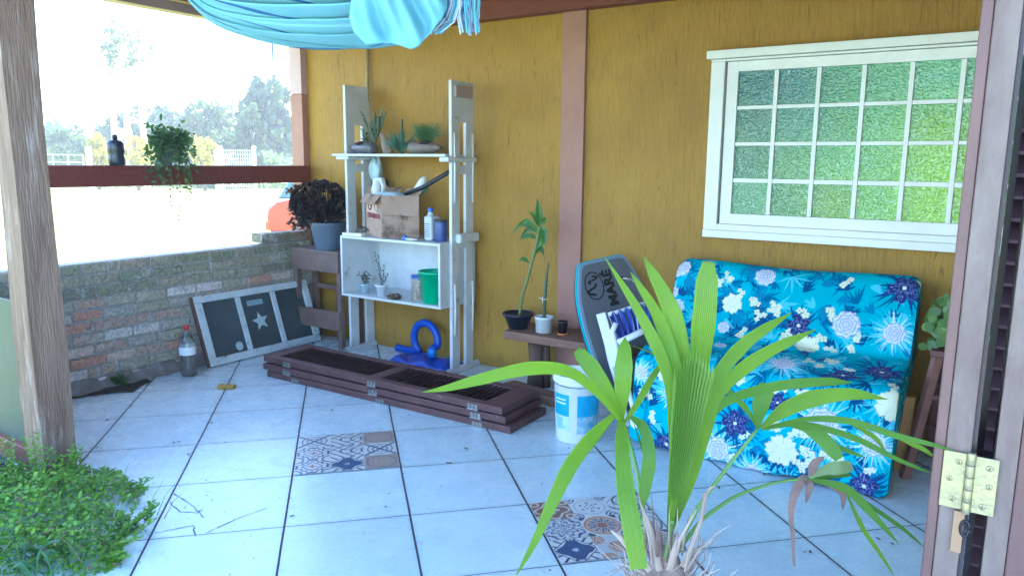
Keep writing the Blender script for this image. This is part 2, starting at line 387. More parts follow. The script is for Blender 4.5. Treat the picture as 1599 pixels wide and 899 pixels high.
# patterned tiles (colour computed on a fine grid)
W_, D_, OR_, CRM, GR_ = (.62,.62,.58), (.03,.05,.12), (.38,.13,.06), (.55,.50,.40), (.12,.16,.24)
def motif(kind, x, y):
    """x,y in [-1,1]; returns rgb"""
    r = np.hypot(x, y); a = np.arctan2(y, x); C = np.zeros(x.shape+(3,)); C[:] = W_
    def put(mask, c): C[mask] = c
    ax, ay = np.abs(x), np.abs(y)
    if kind == 0:      # brown with white scrolls
        C[:] = (.22,.10,.07); put(np.abs(r-.75-.15*np.cos(4*a)) < .07, CRM); put(r < .3+.12*np.cos(4*a), CRM); put(r < .14, (.15,.28,.5)); put(np.abs(np.hypot(ax-.75,ay-.75)-.2) < .06, CRM)
    elif kind == 1:    # pale with dark small leaves
        put((r < .55) & (np.cos(6*a+r*6) > .25) & (np.cos(r*26) > 0), GR_); put((np.abs(r-.8) < .03), (.3,.36,.42)); put((np.hypot(ax-1,ay-1) < .45) & (np.cos(np.hypot(ax-1,ay-1)*30) > 0), D_)
    elif kind == 2:    # dark curls
        put(np.abs(np.sin(6*r+2*a)) < .35, D_); put(np.abs(np.sin(9*r-2*a)) < .18, GR_)
    elif kind == 3:    # star on dark
        C[:] = (.50,.52,.52); put(np.abs(((np.maximum(ax,ay)*6+np.cos(8*a)) % 2)-1) < .35, D_); put((r < .75) & (np.abs(np.sin(4*a)) < .42), (.6,.6,.57)); put((r < .62) & (np.abs(np.sin(4*a)) < .18), D_)
    elif kind == 4:    # wheel
        put(r < .93, (.45,.18,.10)); put(r < .80, CRM); put(r < .74, (.24,.10,.08)); put((r < .7) & (r > .25) & (np.cos(12*a) > -.1), (.55,.58,.55)); put((r < .66) & (r > .3) & (np.cos(12*a) > .75), GR_); put(r < .2, (.34,.12,.08)); put((np.hypot(ax-1,ay-1) < .38), D_)
    elif kind == 5:
        put(np.abs(np.sin(7*r+a*2)) < .3, D_); put(np.abs(r-.45) < .08, D_)
    elif kind == 6:    # blue medallion
        put(r < .78+.12*np.cos(4*a), (.035,.08,.18)); put((r < .16) & (np.cos(8*a) > -.3), (.5,.55,.6)); put((r > .82) & (np.abs(np.sin(7*a)) < .4), D_); put(np.abs(r-.9-.1*np.cos(4*a)) < .03, D_)
    elif kind == 7:    # orange discs
        C[:] = (.48,.50,.50)
        for cx, cy, q in ((.1,-.1,.5),(-.85,.7,.45),(-.7,-.95,.4),(.95,.9,.4)):
            d = np.hypot(x-cx, y-cy); put(d < q, (.42,.17,.09)); put(d < q*.82, CRM); put(d < q*.72, (.36,.13,.08)); put((d < q*.6) & (np.cos(8*np.arctan2(y-cy,x-cx)) > .2), CRM)
    elif kind == 8:
        put(np.abs(ax-ay) < .12, D_); put(np.abs(np.abs(r-.6)-.15) < .05, GR_)
    elif kind == 9:    # white lozenge lace
        put(np.abs(ax+ay-1+.12*np.cos(12*a)) < .09, D_); put(np.abs(ax+ay-.6) < .05, D_); put(r < .18+.09*np.cos(4*a), (.36,.12,.12)); put(np.abs(np.hypot(ax-1,ay-1)-.45) < .06, D_)
    elif kind == 10:   # interlaced dark
        put(np.abs(np.sin(5*x+2*np.cos(3*y))) < .33, D_); put(np.abs(np.sin(5*y+2*np.cos(3*x))) < .25, D_)
    elif kind == 11:   # brown with oval
        C[:] = (.36,.27,.22); put(np.abs(np.hypot(x,y)-.85) < .04, (.15,.14,.18)); put((r < .4) & (np.abs(np.sin(4*a)) < .5), (.42,.30,.22)); put(np.abs(np.sin(10*x)*np.sin(10*y)) > .93, (.18,.12,.1))
    elif kind == 12:
        C[:] = (.52,.54,.52); put(np.abs(ax-.5) < .10, D_); put(np.abs(r-.8) < .08, D_); put(np.abs(ay-.5+.2*np.cos(5*x)) < .08, D_)
    return C
M_pt = colmat('patterned_glaze', .3, .0)
def ptile(ku, kv, kinds, label):
    n = 150; u = np.linspace(0,1,n); U, V = np.meshgrid(u, u, indexing='ij')
    C = np.zeros((n,n,3)); 
    for i in range(3):
        for j in range(3):
            k = kinds[(2-j)*3+i]
            mk = (np.minimum((U*3).astype(int),2) == i) & (np.minimum((V*3).astype(int),2) == j)
            c = motif(k, (U*3-i)*2-1, (V*3-j)*2-1); C[mk] = c[mk]
    gr = (np.abs((U*3) % 1-.5) > .488) | (np.abs((V*3) % 1-.5) > .488)
    C[gr] = (.55,.55,.52)
    rs = np.random.RandomState(3); C *= (1+.10*(rs.rand(n,n,1)-.5))
    uu = OX+ku+.009+U*.982; vv = OY+kv+.007+V*.986
    X = math.cos(TH)*uu*.5-math.sin(TH)*vv*.5; Y = math.sin(TH)*uu*.5+math.cos(TH)*vv*.5
    P = np.stack([X, Y, np.full_like(X, .004)], -1)
    c0 = tile_pt(OX+ku+.5, OY+kv+.5, .004)
    return tag(arr_mesh('patterned_tile', P, C, M_pt, loc=c0), label, 'floor tile', 'patterned tiles set in the white floor')
ptile(2, -2, [8,10,11, 9,10,8, 9,6,11], 'faded grey and brown patterned floor tile in front of the stacked louvred shutters')
ptile(4, -4, [0,1,2, 3,4,5, 6,7,4], 'blue and orange patterned floor tile beside the palm trunk')

# ---------------------------------------------------------------- house
def plaster():
    m = bpy.data.materials.new('ochre_plaster'); m.use_nodes = True; N = m.node_tree.nodes; L = m.node_tree.links
    b = N['Principled BSDF']; b.inputs['Roughness'].default_value = .62
    tc = N.new('ShaderNodeTexCoord')
    mp = N.new('ShaderNodeMapping'); mp.inputs['Scale'].default_value = (48,48,8); L.new(tc.outputs['Object'], mp.inputs[0])
    n1 = N.new('ShaderNodeTexNoise'); n1.inputs['Scale'].default_value = 1; n1.inputs['Detail'].default_value = 6; n1.inputs['Distortion'].default_value = 1.2; L.new(mp.outputs[0], n1.inputs[0])
    n2 = N.new('ShaderNodeTexNoise'); n2.inputs['Scale'].default_value = 1.5; n2.inputs['Detail'].default_value = 9; n2.inputs['Roughness'].default_value = .68; L.new(tc.outputs['Object'], n2.inputs[0])
    mp3 = N.new('ShaderNodeMapping'); mp3.inputs['Scale'].default_value = (16,16,3.5); L.new(tc.outputs['Object'], mp3.inputs[0])
    n3 = N.new('ShaderNodeTexNoise'); n3.inputs['Scale'].default_value = 1; n3.inputs['Detail'].default_value = 7; L.new(mp3.outputs[0], n3.inputs[0])
    r = N.new('ShaderNodeValToRGB'); e = r.color_ramp.elements
    e[0].position = .36; e[0].color = (.30,.158,.014,1); e[1].position = .74; e[1].color = (.43,.238,.025,1)
    L.new(n2.outputs[0], r.inputs[0])
    r3 = N.new('ShaderNodeValToRGB'); r3.color_ramp.elements[0].position = .30; r3.color_ramp.elements[0].color = (1,1,1,1); r3.color_ramp.elements[1].position = .42; r3.color_ramp.elements[1].color = (0,0,0,1)
    L.new(n1.outputs[0], r3.inputs[0])
    r4 = N.new('ShaderNodeValToRGB'); r4.color_ramp.elements[0].position = .45; r4.color_ramp.elements[0].color = (0,0,0,1); r4.color_ramp.elements[1].position = .62; L.new(n3.outputs[0], r4.inputs[0])
    mu = N.new('ShaderNodeMath'); mu.operation = 'MULTIPLY'; L.new(r3.outputs[0], mu.inputs[0]); L.new(r4.outputs[0], mu.inputs[1])
    mx = N.new('ShaderNodeMix'); mx.data_type = 'RGBA'; L.new(mu.outputs[0], mx.inputs[0]); L.new(r.outputs[0], mx.inputs[6]); mx.inputs[7].default_value = (.19,.095,.013,1)
    L.new(mx.outputs[2], b.inputs['Base Color'])
    ad = N.new('ShaderNodeMath'); ad.operation = 'MULTIPLY_ADD'; L.new(n3.outputs[0], ad.inputs[0]); ad.inputs[1].default_value = .6; L.new(n1.outputs[0], ad.inputs[2])
    bp = N.new('ShaderNodeBump'); bp.inputs['Strength'].default_value = 1; bp.inputs['Distance'].default_value = .011; L.new(ad.outputs[0], bp.inputs['Height']); L.new(bp.outputs[0], b.inputs['Normal'])
    return m
M_plaster = plaster()
house = empty('house', (-1.5,4.6,0), 'ochre yellow house wall with white gridded window, pink pilaster and red beam', 'house')
g = MB()
# wall with window opening: X -1.42..0.33, Z 1.09..2.0
wx0, wx1, wz0, wz1 = -1.42, .33, 1.09, 2.0
for a, b in (((-4.80,4.25,-.12),(wx0,4.45,2.75)), ((wx1,4.25,-.12),(2.4,4.45,2.75)), ((wx0,4.25,-.12),(wx1,4.45,wz0)), ((wx0,4.25,wz1),(wx1,4.45,2.75))): g.box(a, b)
g.build('wall', M_plaster, house)
MB().box((-2.43,4.225,0),(-2.265,4.249,2.37)).build('pilaster', M_pinkwood, house, bevel=.003)
MB().box((-4.94,4.19,-.12),(-4.802,4.40,1.965)).build('corner_post', M_pinkwood, house, bevel=.003)
MB().box((-4.94,4.19,1.968),(-4.802,4.40,2.6)).build('corner_post_top', mat('pale_pink_timber', (.56,.40,.40), .6, (.50,.34,.34), 6), house, bevel=.003)
MB().box((-4.97,4.15,2.362),(1.2,4.247,2.50)).build('beam', M_redbeam, house, bevel=.004)
g = MB(); g.box((-5.1,1.15,2.52),(2.4,9,2.58)); g.build('roof', mat('ceiling_boards', (.22,.10,.06), .6, (.16,.07,.045), 6, .3, 30), house)
for k in range(6):
    MB().box((-4.6+k*1.2,1.2,2.44),(-4.54+k*1.2,4.1,2.518)).build('rafter', M_brownwood, house)
MB().box((-4.80,1.2,2.40),(-4.70,4.14,2.515)).build('eave_beam', mat('grey_pink_timber', (.42,.33,.32), .6, (.36,.27,.26), 7), house, bevel=.004)
MB().box((-3.65,1.44,2.40),(.8,1.54,2.515)).build('front_beam', M_brownwood, house, bevel=.004)
g = MB(); g.box((.62,1.3,-.12),(.80,4.24,2.5)); g.build('side_wall', M_plaster, house)
g = MB(); g.box((-4.8,9,-.12),(2.4,9.2,2.5)); g.box((2.2,4.5,-.12),(2.4,9,2.5)); g.box((-4.8,4.5,-.12),(-4.6,9,2.5))
g.build('rear_wall', mat('inner_wall', (.6,.6,.5), .8), house)
# window
win = MB()
win.box((-1.455,4.195,1.073),(-1.378,4.30,1.9995)); win.box((.33,4.195,1.055),(.37,4.30,2.0))
win.box((-1.455,4.185,1.03),(.37,4.30,1.0725)); win.box((-1.377,4.193,1.0728),(.329,4.30,1.108)); win.box((-1.455,4.19,2.0),(.37,4.30,2.012))
wf = win.build('window', M_whiteclean, house, bevel=.003)
MB().box((-1.475,4.165,2.014),(.39,4.25,2.058)).build('head_board', M_whiteclean, wf, bevel=.003)
g = MB()
cols_x = [-1.306+.2155*i for i in range(8)]
zr = [(1.168,1.342),(1.366,1.544),(1.564,1.740),(1.760,1.944)]
g.box((-1.368,4.213,1.1085),(-1.306,4.255,1.998)); g.box((cols_x[7]-.022,4.213,1.1085),(.328,4.255,1.998))
g.box((-1.306,4.213,1.1085),(cols_x[7]-.022,4.255,1.168)); g.box((-1.306,4.213,1.944),(cols_x[7]-.022,4.255,1.998))
g.build('frame', M_whiteclean, wf, bevel=.002)
g = MB()
for i in range(1,7): g.box((cols_x[i]-.022,4.217,1.169),(cols_x[i],4.250,1.943))
for k in range(3):
    for i in range(7): g.box((cols_x[i]+.0005,4.219,zr[k][1]),(cols_x[i+1]-.0225,4.249,zr[k+1][0]))
g.build('glazing_bars', M_whiteclean, wf, bevel=.002)
def pane_mat():
    m = bpy.data.materials.new('green_pebbled_glass'); m.use_nodes = True; N = m.node_tree.nodes; L = m.node_tree.links
    b = N['Principled BSDF']; b.inputs['Roughness'].default_value = .07
    a = N.new('ShaderNodeAttribute'); a.attribute_name = 'Col'
    tc = N.new('ShaderNodeTexCoord'); v = N.new('ShaderNodeTexVoronoi'); v.inputs['Scale'].default_value = 95; v.feature = 'SMOOTH_F1'
    n = N.new('ShaderNodeTexNoise'); n.inputs['Scale'].default_value = 45; L.new(tc.outputs['Object'], n.inputs[0])
    mp = N.new('ShaderNodeMapping'); mp.inputs['Scale'].default_value = (1,1,1.3); L.new(tc.outputs['Object'], mp.inputs[0]); L.new(mp.outputs[0], v.inputs[0])
    ad = N.new('ShaderNodeMath'); ad.operation = 'ADD'; L.new(v.outputs[0], ad.inputs[0]); L.new(n.outputs[0], ad.inputs[1])
    bp = N.new('ShaderNodeBump'); bp.inputs['Strength'].default_value = .9; bp.inputs['Distance'].default_value = .0045; L.new(ad.outputs[0], bp.inputs['Height']); L.new(bp.outputs[0], b.inputs['Normal'])
    n2 = N.new('ShaderNodeTexNoise'); n2.inputs['Scale'].default_value = 70; n2.inputs['Detail'].default_value = 2; L.new(tc.outputs['Object'], n2.inputs[0])
    mr = N.new('ShaderNodeMapRange'); mr.inputs[1].default_value = .35; mr.inputs[2].default_value = .65; mr.inputs[3].default_value = 1.0; mr.inputs[4].default_value = 1.3; L.new(n2.outputs[0], mr.inputs[0])
    vm = N.new('ShaderNodeVectorMath'); vm.operation = 'SCALE'; L.new(a.outputs['Color'], vm.inputs[0]); L.new(mr.outputs[0], vm.inputs['Scale'])
    L.new(vm.outputs[0], b.inputs['Base Color']); b.inputs['Specular IOR Level'].default_value = .9
    return m
M_pane = pane_mat()
PANE_LIGHT = [[(.10,.24,.10),(.12,.27,.07),(.20,.36,.03),(.15,.33,.06),(.26,.46,.02),(.28,.48,.03),(.25,.45,.05)],  # green light coming through the glass, lime to teal, painted into pane colour
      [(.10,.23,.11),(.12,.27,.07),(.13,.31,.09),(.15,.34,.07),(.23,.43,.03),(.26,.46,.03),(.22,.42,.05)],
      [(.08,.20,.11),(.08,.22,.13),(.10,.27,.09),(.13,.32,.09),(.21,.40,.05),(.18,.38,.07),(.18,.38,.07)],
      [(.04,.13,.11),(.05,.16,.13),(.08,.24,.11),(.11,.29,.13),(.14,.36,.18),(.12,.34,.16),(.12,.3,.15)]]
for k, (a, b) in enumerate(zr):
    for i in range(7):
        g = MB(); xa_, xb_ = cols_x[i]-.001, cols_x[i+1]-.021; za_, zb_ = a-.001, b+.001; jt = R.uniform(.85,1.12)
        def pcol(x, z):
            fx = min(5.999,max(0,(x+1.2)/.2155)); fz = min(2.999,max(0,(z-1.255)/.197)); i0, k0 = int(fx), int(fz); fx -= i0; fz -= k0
            return tuple(jt*((PANE_LIGHT[k0][i0][q]*(1-fx)+PANE_LIGHT[k0][i0+1][q]*fx)*(1-fz)+(PANE_LIGHT[k0+1][i0][q]*(1-fx)+PANE_LIGHT[k0+1][i0+1][q]*fx)*fz) for q in range(3))
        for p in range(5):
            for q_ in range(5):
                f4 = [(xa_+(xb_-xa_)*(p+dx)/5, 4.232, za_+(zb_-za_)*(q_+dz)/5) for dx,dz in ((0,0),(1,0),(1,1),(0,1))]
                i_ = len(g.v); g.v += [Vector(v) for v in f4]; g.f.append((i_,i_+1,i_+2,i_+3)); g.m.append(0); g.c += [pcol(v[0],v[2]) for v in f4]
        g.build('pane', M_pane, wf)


# wall pipe / pole
g = MB(); g.tube([(-4.10,4.225,2.36),(-4.115,4.225,1.9),(-4.14,4.225,1.45),(-4.15,4.225,1.0)], .014, 10)
tag(g.build('pole', mat('beige_bamboo', (.42,.33,.17), .5, (.30,.22,.10), 12), smooth=True), 'thin beige pole standing upright against the ochre wall behind the white shelf', 'pole')

# ---------------------------------------------------------------- left side: post, rail, brick wall
def oldwood(name, c, c2, c3):
    return mat(name, c, .75, c2, 7, 1.2, 38, stretch=(3,3,.35), c3=c3, spot=(.55,.7), sscale=5, dist=.6)
M_post = oldwood('weathered_post_wood', (.27,.175,.12), (.14,.08,.052), (.42,.34,.29))
g = MB()
def post_fn(s0, s1, n=24):
    pass
for i in range(14):
    z0, z1 = -.12+i*.19, -.12+(i+1)*.19
    def ring(z):
        k = math.sin(z*3.1)*.004; j = math.sin(z*5.3+1)*.003
        return [(-3.60+j,1.47-k,z),(-3.45+k,1.47+j,z),(-3.45+k,1.61+k,z),(-3.60-k,1.61-j,z)]
    a, b = ring(z0), ring(min(z1,2.45))
    n0 = len(g.v); g.v += [Vector(p) for p in a+b]
    for q in range(4): g.f.append((n0+q, n0+(q+1)%4, n0+4+(q+1)%4, n0+4+q)); g.m.append(0)
post = g.build('porch_post', M_post, loc=(-3.525,1.54,0)); tag(post, 'thick weathered square timber post rising out of the weeds', 'post')
g = MB(); g.box((-4.79,2.143,1.268),(-4.72,4.185,1.40)); tag(g.build('handrail', M_redbeam, bevel=.006), 'dark red brown timber rail running above the low brick wall', 'rail')

tag(MB().box((-4.79,2.07,.815),(-4.721,2.14,2.40)).build('eave_post', M_brownwood, bevel=.004), 'slim brown post standing on the brick wall directly behind the thick weathered post', 'post')
# brick wall
M_brick = colmat('old_bricks', .9, .9, 55)
def brick_mat():
    m = bpy.data.materials.new('mortar_smeared_brick'); m.use_nodes = True; N = m.node_tree.nodes; L = m.node_tree.links
    b = N['Principled BSDF']; b.inputs['Roughness'].default_value = .92
    a = N.new('ShaderNodeAttribute'); a.attribute_name = 'Col'
    tc = N.new('ShaderNodeTexCoord'); n = N.new('ShaderNodeTexNoise'); n.inputs['Scale'].default_value = 7; n.inputs['Detail'].default_value = 9; n.inputs['Roughness'].default_value = .72; L.new(tc.outputs['Object'], n.inputs[0])
    r = N.new('ShaderNodeValToRGB'); r.color_ramp.elements[0].position = .54; r.color_ramp.elements[0].color = (0,0,0,1); r.color_ramp.elements[1].position = .62; L.new(n.outputs[0], r.inputs[0])
    mx = N.new('ShaderNodeMix'); mx.data_type = 'RGBA'; L.new(r.outputs[0], mx.inputs[0]); L.new(a.outputs[0], mx.inputs[6]); mx.inputs[7].default_value = (.42,.40,.36,1)
    n2 = N.new('ShaderNodeTexNoise'); n2.inputs['Scale'].default_value = 50; n2.inputs['Detail'].default_value = 6; L.new(tc.outputs['Object'], n2.inputs[0])
    mr = N.new('ShaderNodeMapRange'); mr.inputs[1].default_value = .3; mr.inputs[2].default_value = .7; mr.inputs[3].default_value = .8; mr.inputs[4].default_value = 1.5; L.new(n2.outputs[0], mr.inputs[0])
    vm = N.new('ShaderNodeVectorMath'); vm.operation = 'SCALE'; L.new(mx.outputs[2], vm.inputs[0]); L.new(mr.outputs[0], vm.inputs['Scale'])
    L.new(vm.outputs[0], b.inputs['Base Color'])
    ad = N.new('ShaderNodeMath'); ad.operation = 'ADD'; L.new(n.outputs[0], ad.inputs[0]); L.new(n2.outputs[0], ad.inputs[1])
    bp = N.new('ShaderNodeBump'); bp.inputs['Strength'].default_value = 1; bp.inputs['Distance'].default_value = .012; L.new(ad.outputs[0], bp.inputs['Height']); L.new(bp.outputs[0], b.inputs['Normal'])
    return m
MBR = brick_mat()
g = MB(); GREY = (.33,.315,.28)
def bx(a, b, c, jit=0):
    i = len(g.v); g.box(a, b)
    for k in range(i, len(g.v)):
        g.v[k] += Vector((R.uniform(-jit,jit), R.uniform(-jit,jit), R.uniform(-jit,jit)*.7))
    g.c += [c]*8
bx((-4.86,1.62,-.12),(-4.738,4.19,.80), GREY)
for r_ in range(11):
    z = r_*.073; y = 1.64-R.uniform(0,.12)+(r_%2)*.11
    while y < 4.14:
        L_ = R.uniform(.19,.23); t = R.random()
        c = R.choice([(.46,.25,.18),(.42,.30,.22),(.38,.34,.25),(.33,.31,.22),(.52,.40,.33),(.58,.52,.47),(.40,.28,.22),(.36,.34,.28)])
        if z > .55: c = R.choice([(.24,.24,.15),(.30,.27,.18),(.20,.19,.13),(.33,.28,.20)])
        y1 = min(y+L_, 4.18)
        if y1-y > .04: bx((-4.87,y,z+.004),(-4.720-R.uniform(0,.012),y1-.016,z+.061), c, .004)
        y += L_
bx((-4.86,3.69,.815),(-4.728,3.965,.885), (.20,.18,.12), .004)
bx((-4.86,3.97,.815),(-4.73,4.18,.88), (.24,.17,.12), .004)
bw = g.build('brick_wall', MBR, bevel=.004); tag(bw, 'low wall of old bricks smeared with grey mortar, garden behind it', 'wall')
# rough mortar skirt at the foot
g = MB()
def skirt(u, v):
    y = 1.75+u*1.6; n = math.sin(y*23)*.012+math.sin(y*57)*.008
    return (-4.735+v*(.09+n)+.003, y, (1-v)**1.6*(.07+n)+.003)
g.grid(skirt, 60, 6); g.build('mortar_skirt', mat('rough_mortar', (.27,.25,.22), .95, (.16,.14,.12), 14, 1.5, 60), bw)
# patch of bare soil where a tile is missing
g = MB()
px = [(112,622),(140,618),(185,612),(207,612),(222,602),(238,594),(225,590),(200,591),(172,596),(140,606),(114,612)]
ctr = G(175,604,.006)
pp = [G(x,y,.0045) for x, y in px]
for a, b in zip(pp, pp[1:]+pp[:1]): g.face([ctr, a, b])
tag(g.build('soil_patch', M_soil, loc=(ctr.x,ctr.y,0)), kind='structure')

M_weed = leafmat('weed_green', (.055,.14,.025), (.13,.27,.05), .5, .35)
def weed(loc, n, spread, h, label, cat='weed', name='weed_plant', ls=.018, mt=None, group=None):
    g = MB(); loc = Vector(loc)
    for i in range(n):
        a = R.uniform(0,2*PI); rr = spread*math.sqrt(R.random()); hh = h*R.uniform(.4,1)*(1-.5*rr/spread)
        b = loc+Vector((math.cos(a)*rr*.4, math.sin(a)*rr*.4, 0)); t = loc+Vector((math.cos(a)*rr, math.sin(a)*rr, hh))
        g.tube([b, b.lerp(t,.5)+Vector((0,0,hh*.2)), t], [.0013,.001,.0006], 4)
        for k in range(7):
            q = b.lerp(t, .35+.65*k/6)+Vector((0,0,hh*.1)); d = Vector((R.gauss(0,1), R.gauss(0,1), R.gauss(.3,.5)))
            g.leaf(q, d, Vector((R.gauss(0,.4), R.gauss(0,.4), 1)), ls*R.uniform(.6,1.3), ls*.6)
    return tag(g.build(name, mt or M_weed, loc=loc), label, cat, group)
weed(G(228,572,.01), 22, .05, .12, 'small green weed at the foot of the brick wall, nearer the plastic bottle', group='weeds by the brick wall')
weed(G(188,600,.01), 30, .07, .09, 'low green weed growing in the bare soil patch by the brick wall', group='weeds by the brick wall')

# ================================================================== GARDEN
def rgbj(c, j=.15):
    k = 1+R.uniform(-j, j); return (c[0]*k, c[1]*k, c[2]*k)
def crown(g, c, rad, n, ls, gaps=.25, clumps=26):
    """leaf clumps spread through a crown's volume"""
    c = Vector(c); cs = []
    for i in range(clumps):
        d = Vector((R.gauss(0,1), R.gauss(0,1), R.gauss(0,.9))).normalized()*(R.random()**.4)
        cs.append((c+Vector((d.x*rad[0], d.y*rad[1], d.z*rad[2]))*1.0, R.uniform(.16,.36)))
    for i in range(n):
        q, s_ = cs[i % clumps]
        d = Vector((R.gauss(0,1), R.gauss(0,1), R.gauss(0,1))).normalized()*(R.random()**.35)*s_
        p = q+Vector((d.x*rad[0], d.y*rad[1], d.z*rad[2])); l = ls*R.uniform(.5,1.4)
        a = Vector((R.gauss(0,1), R.gauss(0,1), R.gauss(0,1))).normalized(); b = a.orthogonal().normalized()
        g.face([p-a*l, p-b*l*.55, p+a*l, p+b*l*.55])
M_tr = [leafmat('dark_tree_leaf', (.028,.062,.028), (.07,.12,.045), .5, .3), leafmat('mid_tree_leaf', (.045,.09,.03), (.12,.17,.05), .5, .4), leafmat('yellow_leaf', (.30,.26,.02), (.45,.38,.03), .5, .5), leafmat('pale_leaf', (.10,.14,.07), (.2,.24,.1), .5, .4)]
M_bark = mat('grey_bark', (.16,.13,.10), .9, (.09,.07,.055), 5, 1, 20)
M_wbark = mat('pale_eucalyptus_bark', (.55,.50,.42), .8, (.40,.34,.27), 2, .5, 8)
def tree(px, dep, ytop, hw, k, label, bark=M_bark, ybot=None, n=2600, trunk=True, name='tree', cat='tree', ls=.17, lean=0, group='trees beyond the garden', ctop=.5):
    z = lambda y: CH-(y-252)/CF*dep
    b = AT(px, 252, dep); b.z = -.12; top = z(ytop); r = hw/CF*dep
    zb = z(ybot) if ybot else .8
    root = empty(name, b, label, cat, group)
    c = Vector((b.x, b.y, (top+zb)/2)); ex = (r, r, (top-zb)/2)
    g = MB(); crown(g, c, ex, n, ls, clumps=34); g.build('crown', M_tr[k], root)
    if trunk:
        g = MB(); t = Vector((b.x+lean, b.y, zb+(top-zb)*ctop)); rt = .018*top+.05
        g.tube([b, b.lerp(t,.5)+Vector((R.uniform(-.1,.1),0,0)), t], [rt, rt*.75, rt*.4], 8)
        for i in range(6):
            s_ = b.lerp(t, R.uniform(.45,.95)); e = s_+Vector((R.uniform(-1,1)*r*.7, R.uniform(-1,1)*r*.5, R.uniform(.3,.9)*(top-zb)*.4))
            g.tube([s_, s_.lerp(e,.5)+Vector((0,0,.15)), e], [rt*.4, rt*.25, rt*.08], 6)
        g.build('trunk', bark, root, smooth=True)
    return root
tree(428, 44, 118, 46, 0, 'tall dense dark green tree rising right beside the pink corner post of the house', n=4200)
tree(340, 47, 158, 52, 1, 'broad mid green tree behind the white wire gate', n=3600)
tree(275, 50, 172, 48, 0, 'dark green tree beyond the garden behind the trailing hanging plant', n=3000)
tree(205, 52, 178, 42, 0, 'dark tree between the pale bare trunks', n=2400)
tree(112, 46, 208, 44, 1, 'low rounded green tree at the garden edge next to the weathered post', n=2400)
tree(392, 42, 168, 26, 1, 'slim tree with pale trunk left of the tallest dark tree', M_wbark, n=1400)
for px, lab, h in ((182,'tall pale eucalyptus trunk nearest the dark bottle on the rail',52),(203,'middle one of three tall pale eucalyptus trunks',40),(228,'tall pale eucalyptus trunk nearest the trailing plant',58)):
    tree(px, 40, h, 20, 3, lab, M_wbark, ybot=130, n=200, ls=.14, group='pale eucalyptus trees', name='eucalyptus_tree', ctop=.8)
for px, yt, hw, lab in ((152,212,17,'yellow leaved shrub left of the dark bottle on the rail'),(214,214,24,'yellow leaved shrub between the dark bottle and the trailing plant'),(318,212,20,'yellow leaved shrub between the trailing plant and the wire gate')):
    tree(px, 37, yt, hw, 2, lab, n=900, ls=.11, ybot=285, name='yellow_shrub', cat='shrub', group='yellow shrubs across the garden')
tree(432, 37, 236, 36, 3, 'pale flowering shrub right of the white wire gate', n=900, ls=.09, ybot=288, trunk=False, name='pale_shrub', cat='shrub', group='shrubs across the garden')
tree(98, 37, 232, 30, 3, 'pale grassy shrub near the left post across the garden', n=800, ls=.09, ybot=288, trunk=False, name='pale_shrub', cat='shrub', group='shrubs across the garden')
g = MB()
for i in range(9000):
    px = R.uniform(20, 620); dp = R.uniform(58,66); hgt = 3.2+1.2*math.sin(px*.03)+.8*math.sin(px*.083)
    p = AT(px, 252, dp); p.z = R.uniform(-.1, hgt)
    l = .3*R.uniform(.5,1.3); a = Vector((R.gauss(0,1),R.gauss(0,1),R.gauss(0,1))).normalized(); b = a.orthogonal().normalized()
    g.face([p-a*l, p-b*l*.6, p+a*l, p+b*l*.6])
tag(g.build('distant_woods', M_tr[0]), 'dark mass of distant woods beyond the garden trees', 'woods', kind='stuff')
g = MB()
for i in range(5000):
    px = R.uniform(30, 620); dp = R.uniform(40,41.5); p = AT(px, 252, dp); p.z = R.uniform(-.1,.32+.15*math.sin(px*.11))
    l = .08*R.uniform(.5,1.3); a = Vector((R.gauss(0,1),R.gauss(0,1),R.gauss(0,1))).normalized(); b = a.orthogonal().normalized()
    g.face([p-a*l, p-b*l*.6, p+a*l, p+b*l*.6])
tag(g.build('low_undergrowth', M_tr[1]), 'low green undergrowth along the far edge of the garden', 'undergrowth', kind='stuff')
# white gate and posts
gate = empty('wire_gate', AT(372,252,38)*1, 'white wire mesh gate across the garden above the rail', 'gate'); gate.location.z = -.12
M_wp = mat('white_fence_paint', (.75,.75,.72), .6)
g = MB(); a = AT(350,252,38); b = AT(394,252,38); a.z = b.z = 0
for z in [0.1+.2*i for i in range(10)]: g.tube([a+Vector((0,0,z)), b+Vector((0,0,z))], .012, 5)
for k in range(13): q = a.lerp(b,k/12); g.tube([q, q+Vector((0,0,1.95))], .012, 5)
g.build('wire_mesh', M_wp, gate)
for px in (345, 397):
    q = AT(px,252,38); q.z = -.12; MB().lathe(q, [(.1,0),(.1,2.1),(.12,2.12),(.12,2.2),(.02,2.26)], 10).build('gate_post', M_wp, gate)
q = AT(340,252,38); q.z = -.12
tag(MB().lathe(q, [(.17,0),(.17,2.0),(.13,2.2),(.03,2.28)], 12).build('gate_pillar', M_wp), 'thick white rounded pillar just left of the wire gate', 'pillar')
q = AT(139.5,252,36); q.z = -.12; tag(MB().box((q.x-.1,q.y-.1,-.12),(q.x+.1,q.y+.1,2.0)).build('fence_post', M_wp), 'square white post beside the left yellow shrub', 'post')
q = AT(223,252,20); q.z = -.12; tag(MB().lathe(q, [(.035,0),(.03,1.1),(.01,1.12)], 8).build('garden_stake', M_wbark), 'thin pale stake standing in the bright lawn below the rail', 'stake')
g = MB(); a, b = AT(60,252,36), AT(130,252,36)
for z in (.9,1.25,1.6): g.tube([Vector((a.x,a.y,z)), Vector((b.x,b.y,z))], .02, 5)
for k in range(4): q = a.lerp(b,k/3); g.tube([Vector((q.x,q.y,-.12)), Vector((q.x,q.y,1.62))], .03, 6)
tag(g.build('wire_fence', M_wp), 'low white rail fence beyond the lawn behind the weathered post', 'fence')

